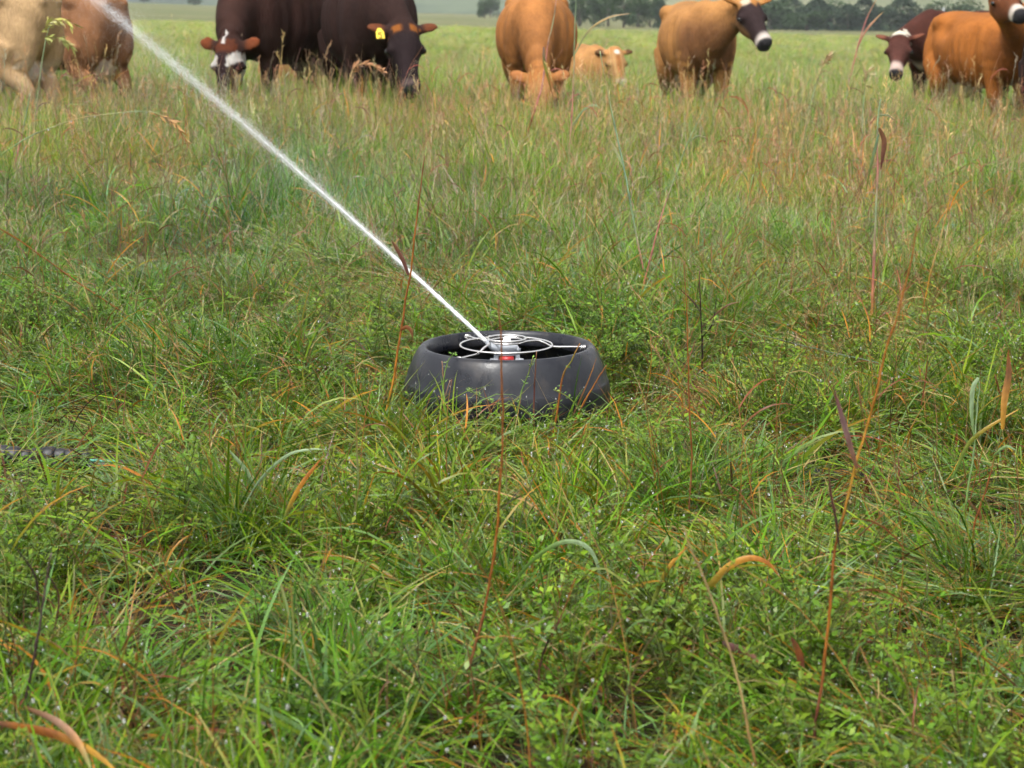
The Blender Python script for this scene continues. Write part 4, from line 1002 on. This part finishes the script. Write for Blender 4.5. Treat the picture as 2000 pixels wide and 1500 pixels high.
stalk('grass_stalk', 'pink stem crossing the orange brown grazing cow', 'grass stalk', [(1018, 305), (1036, 240), (1048, 200), (1058, 170), (1064, 130), (1070, 86), (1080, 40), (1088, -14)], 6, (ORD, ORD, PK, (.4, .2, .2), PK, PG, PK), [([(1062, 92), (1063, 120), (1070, 150), (1080, 190)], 8, (PUR, OLV, ORD))], h=.25, group=gs)
stalk('grass_stalk', 'thin straight pale stem beside the orange brown grazing cow', 'grass stalk', [(1110, 335), (1116, 240), (1120, 150), (1121, 60), (1124, -14)], 5, (PG, PK, PG, PG), [([(1118, 245), (1140, 215), (1160, 205), (1172, 212)], 5, (PG, PG)), ([(1120, 110), (1150, 60), (1190, 34), (1232, 26)], 5, (PG, SW, (.42, .28, .15)))], h=.25, group=gs)
stalk('grass_stalk', 'arching stem with an orange drooping seed head left of the jet', 'grass stalk', [(-14, 312), (60, 265), (140, 234), (220, 222), (296, 219), (340, 240), (364, 275)], 3.5, (LG, PG, SW, PG, SW, OR), plumes=[([(290, 219), (330, 232), (352, 255), (368, 285)], 60, 20, (.40, .22, .08))], y=7.2, group=gs, droplets=6)
stalk('grass_stalk', 'stem with two yellow green nodding seed heads before the tan cows', 'grass stalk', [(60, 300), (70, 220), (82, 120), (92, 62), (101, 42)], 4, (SW, PG, PG), plumes=[([(80, 62), (100, 40), (125, 38), (142, 46)], 40, 22, (.40, .38, .10)), ([(86, 74), (110, 74), (128, 80), (143, 92)], 40, 20, (.36, .38, .12))], h=.25, group=gs)
stalk('grass_stalk', 'rusty seed head arching over in front of the dark brown cow', 'grass stalk', [(672, 270), (678, 200), (684, 150), (697, 128), (722, 126), (745, 138)], 4, (SW, SW, OR), plumes=[([(684, 146), (697, 128), (722, 124), (750, 140)], 50, 18, (.40, .20, .10))], h=.25, group=gs)
stalk('grass_stalk', 'reddish stem lying slantwise across the grass left of the jet', 'grass stalk', [(258, 622), (200, 585), (152, 554), (80, 500), (-10, 444)], 6, (ORD, OR, ORD, ORD), y=6.2, group=gs)
stalk('grass_leaf', 'straight orange blade sticking up below the pod', 'grass leaf', None, leaves=[([(554, 1015), (575, 970), (600, 930), (632, 890)], 13, (LG, YO, OR, OR))], group=gl)
stalk('grass_leaf', 'blue green blade leaning to the right below the hose', 'grass leaf', None, leaves=[([(516, 968), (500, 945), (470, 905), (440, 872)], 13, (GG, PG, PG))], group=gl)
stalk('grass_leaf', 'blue green blade arching across the leaning one below the hose', 'grass leaf', None, leaves=[([(478, 985), (510, 935), (560, 890), (605, 878), (638, 878)], 8, (GG, PG, PG))], group=gl)
stalk('grass_leaf', 'green dewy blade arched like a hoop below the pod', 'grass leaf', None, leaves=[([(985, 1160), (1040, 1095), (1090, 1062), (1130, 1060), (1158, 1082), (1172, 1130), (1170, 1205)], 13, (MG, LG, PG, PG, LG))], group=gl)
stalk('grass_leaf', 'orange striped blade beside the arched orange leaf', 'grass leaf', None, leaves=[([(1262, 1215), (1290, 1140), (1312, 1100), (1344, 1066)], 13, (LG, OLV, YO, OR))], group=gl)
stalk('dead_leaf', 'dark maroon dead leaf standing upright among green blades', 'dead leaf', None, leaves=[([(1570, 1322), (1563, 1285), (1555, 1262), (1544, 1242)], 20, (MAR, ORD, MAR))], group=gl)
stalk('dead_leaf', 'maroon dead leaf lying sideways in the lower right grass', 'dead leaf', None, lie=True, h=.15, leaves=[([(1412, 1256), (1430, 1264), (1460, 1274), (1488, 1298)], 22, (PUR, MAR, BR))], group=gl)
stalk('dead_leaf', 'curled reddish leaf in the lodged grass left of the pod', 'dead leaf', None, leaves=[([(330, 618), (352, 632), (372, 650), (395, 686)], 15, (BR, (.3, .13, .1), ORD))], group=gl)
stalk('leafy_weed', 'leafy green stem leaning left in front of the pod', 'weed', [(1098, 862), (1036, 811), (1000, 790), (959, 782), (908, 754)], 5, (LG, OLV, LG), sprigs=20, y=4.74, group=gw)
stalk('leafy_weed', 'leafy stem slanting down right past the pod', 'weed', [(1224, 862), (1180, 832), (1144, 811), (1110, 780), (1080, 764)], 6, (OLV, LG, OLV), sprigs=18, y=4.74, group=gw, droplets=2)
stalk('leafy_weed', 'thin green weed with tiny leaves at the front left of the pod', 'weed', [(868, 832), (869, 749), (877, 706), (891, 689)], 5, (OLV, LG, LG), sprigs=9, y=4.76, group=gw)
stalk('leafy_weed', 'upright green sprig before the right half of the pod wall', 'weed', [(1000, 838), (1016, 770), (1028, 735), (1040, 700)], 5, (LG, LG, OLV), sprigs=12, y=4.76, group=gw)
stalk('twig', 'brown dry twig upright before the left of the pod wall', 'twig', [(870, 836), (868, 780), (866, 740), (864, 704)], 6, (BR, (.3, .16, .09)), y=4.78, group=gw)
stalk('twig', 'short snapped twig leaning across the upright twig', 'twig', [(853, 834), (866, 785), (883, 744)], 6, (BR, (.36, .22, .15)), y=4.77, group=gw)
stalk('twig', 'brown twig before the pod just right of its middle', 'twig', [(1042, 842), (1046, 765), (1050, 688)], 6, (BR, MAR, BR), y=4.76, group=gw)
stalk('twig', 'orange stem leaning right over the right part of the pod rim', 'twig', [(1082, 840), (1101, 740), (1118, 705), (1134, 672)], 7, (OR, ORD, OLV, OR), sprigs=3, y=4.78, group=gw)
stalk('twig', 'orange stem leaning at the right flank of the pod', 'twig', [(1118, 838), (1140, 790), (1165, 745), (1186, 712)], 7, (ORD, OR, ORD), y=4.84, group=gw)
stalk('grass_stalk', 'pale stem with a tan seed tuft in front of the far field at right', 'grass stalk', [(1556, 335), (1572, 255), (1590, 180), (1610, 122)], 5, (PG, SW, PG, SW), plumes=[([(1600, 140), (1610, 120), (1616, 112)], 22, 22, (.42, .30, .16))], h=.25, group=gs)
stalk('grass_stalk', 'upright stem with a fluffy pale seed tuft left of the white polled cow', 'grass stalk', [(1682, 345), (1683, 250), (1686, 190), (1690, 152)], 5, (PK, PG, PG, SW), plumes=[([(1686, 172), (1690, 150), (1693, 142)], 24, 22, (.44, .34, .2))], h=.25, group=gs)
stalk('grass_stalk', 'pink stem leaning up across the cedar hedgerow', 'grass stalk', [(1644, 250), (1655, 180), (1668, 120), (1690, 45), (1716, -10)], 5, (PK, PG, PK, PK, SW), leaves=[([(1676, 90), (1690, 62), (1708, 40), (1726, 22)], 5, (PK, SW))], h=.25, group=gs)
stalk('grass_stalk', 'beige orange stem leaning right in the tall grass at right', 'grass stalk', [(1798, 625), (1815, 550), (1838, 465), (1856, 395), (1868, 345)], 6, (OR, YO, SW, YO, SW), group=gs, droplets=3)
stalk('grass_stalk', 'pale stem with pink foot leaning right behind the pod', 'grass stalk', [(1251, 585), (1270, 505), (1293, 420), (1322, 340), (1347, 276), (1372, 222)], 5, (YO, PK, PK, PG, PG, PG), leaves=[([(1347, 276), (1362, 266), (1376, 268), (1384, 276)], 4, (PG, BR))], group=gs)
stalk('dead_weed', 'dark branching dead weed right of the pod', 'weed', [(1372, 690), (1369, 610), (1367, 530)], 6, (DRK, DRK, MAR), leaves=[([(1371, 660), (1392, 630), (1400, 575)], 4, (DRK, DRK)), ([(1369, 610), (1350, 585), (1322, 560)], 4, (DRK, MAR)), ([(1370, 640), (1415, 600), (1448, 588)], 4, (MAR, BR))])
stalk('grass_stalk', 'thin rust stalk standing upright between the pod and the purple brown leaf', 'grass stalk', [(1346, 985), (1352, 880), (1349, 780), (1346, 680), (1343, 590), (1338, 505)], 6, (BR, ORD, ORD, OR, BR), group=gs)
stalk('grass_stalk', 'short dark maroon stem leaning right below the green hoop of grass', 'grass stalk', [(1052, 1310), (1072, 1255), (1092, 1210), (1125, 1124)], 7, (MAR, DRK, MAR, OR), group=gs)
stalk('grass_stalk', 'pink stem with a pale upper half at the left edge below the tan cows', 'grass stalk', [(26, 340), (36, 290), (48, 235), (58, 185)], 6, (PK, PK, PG, PG), h=.2, group=gs)
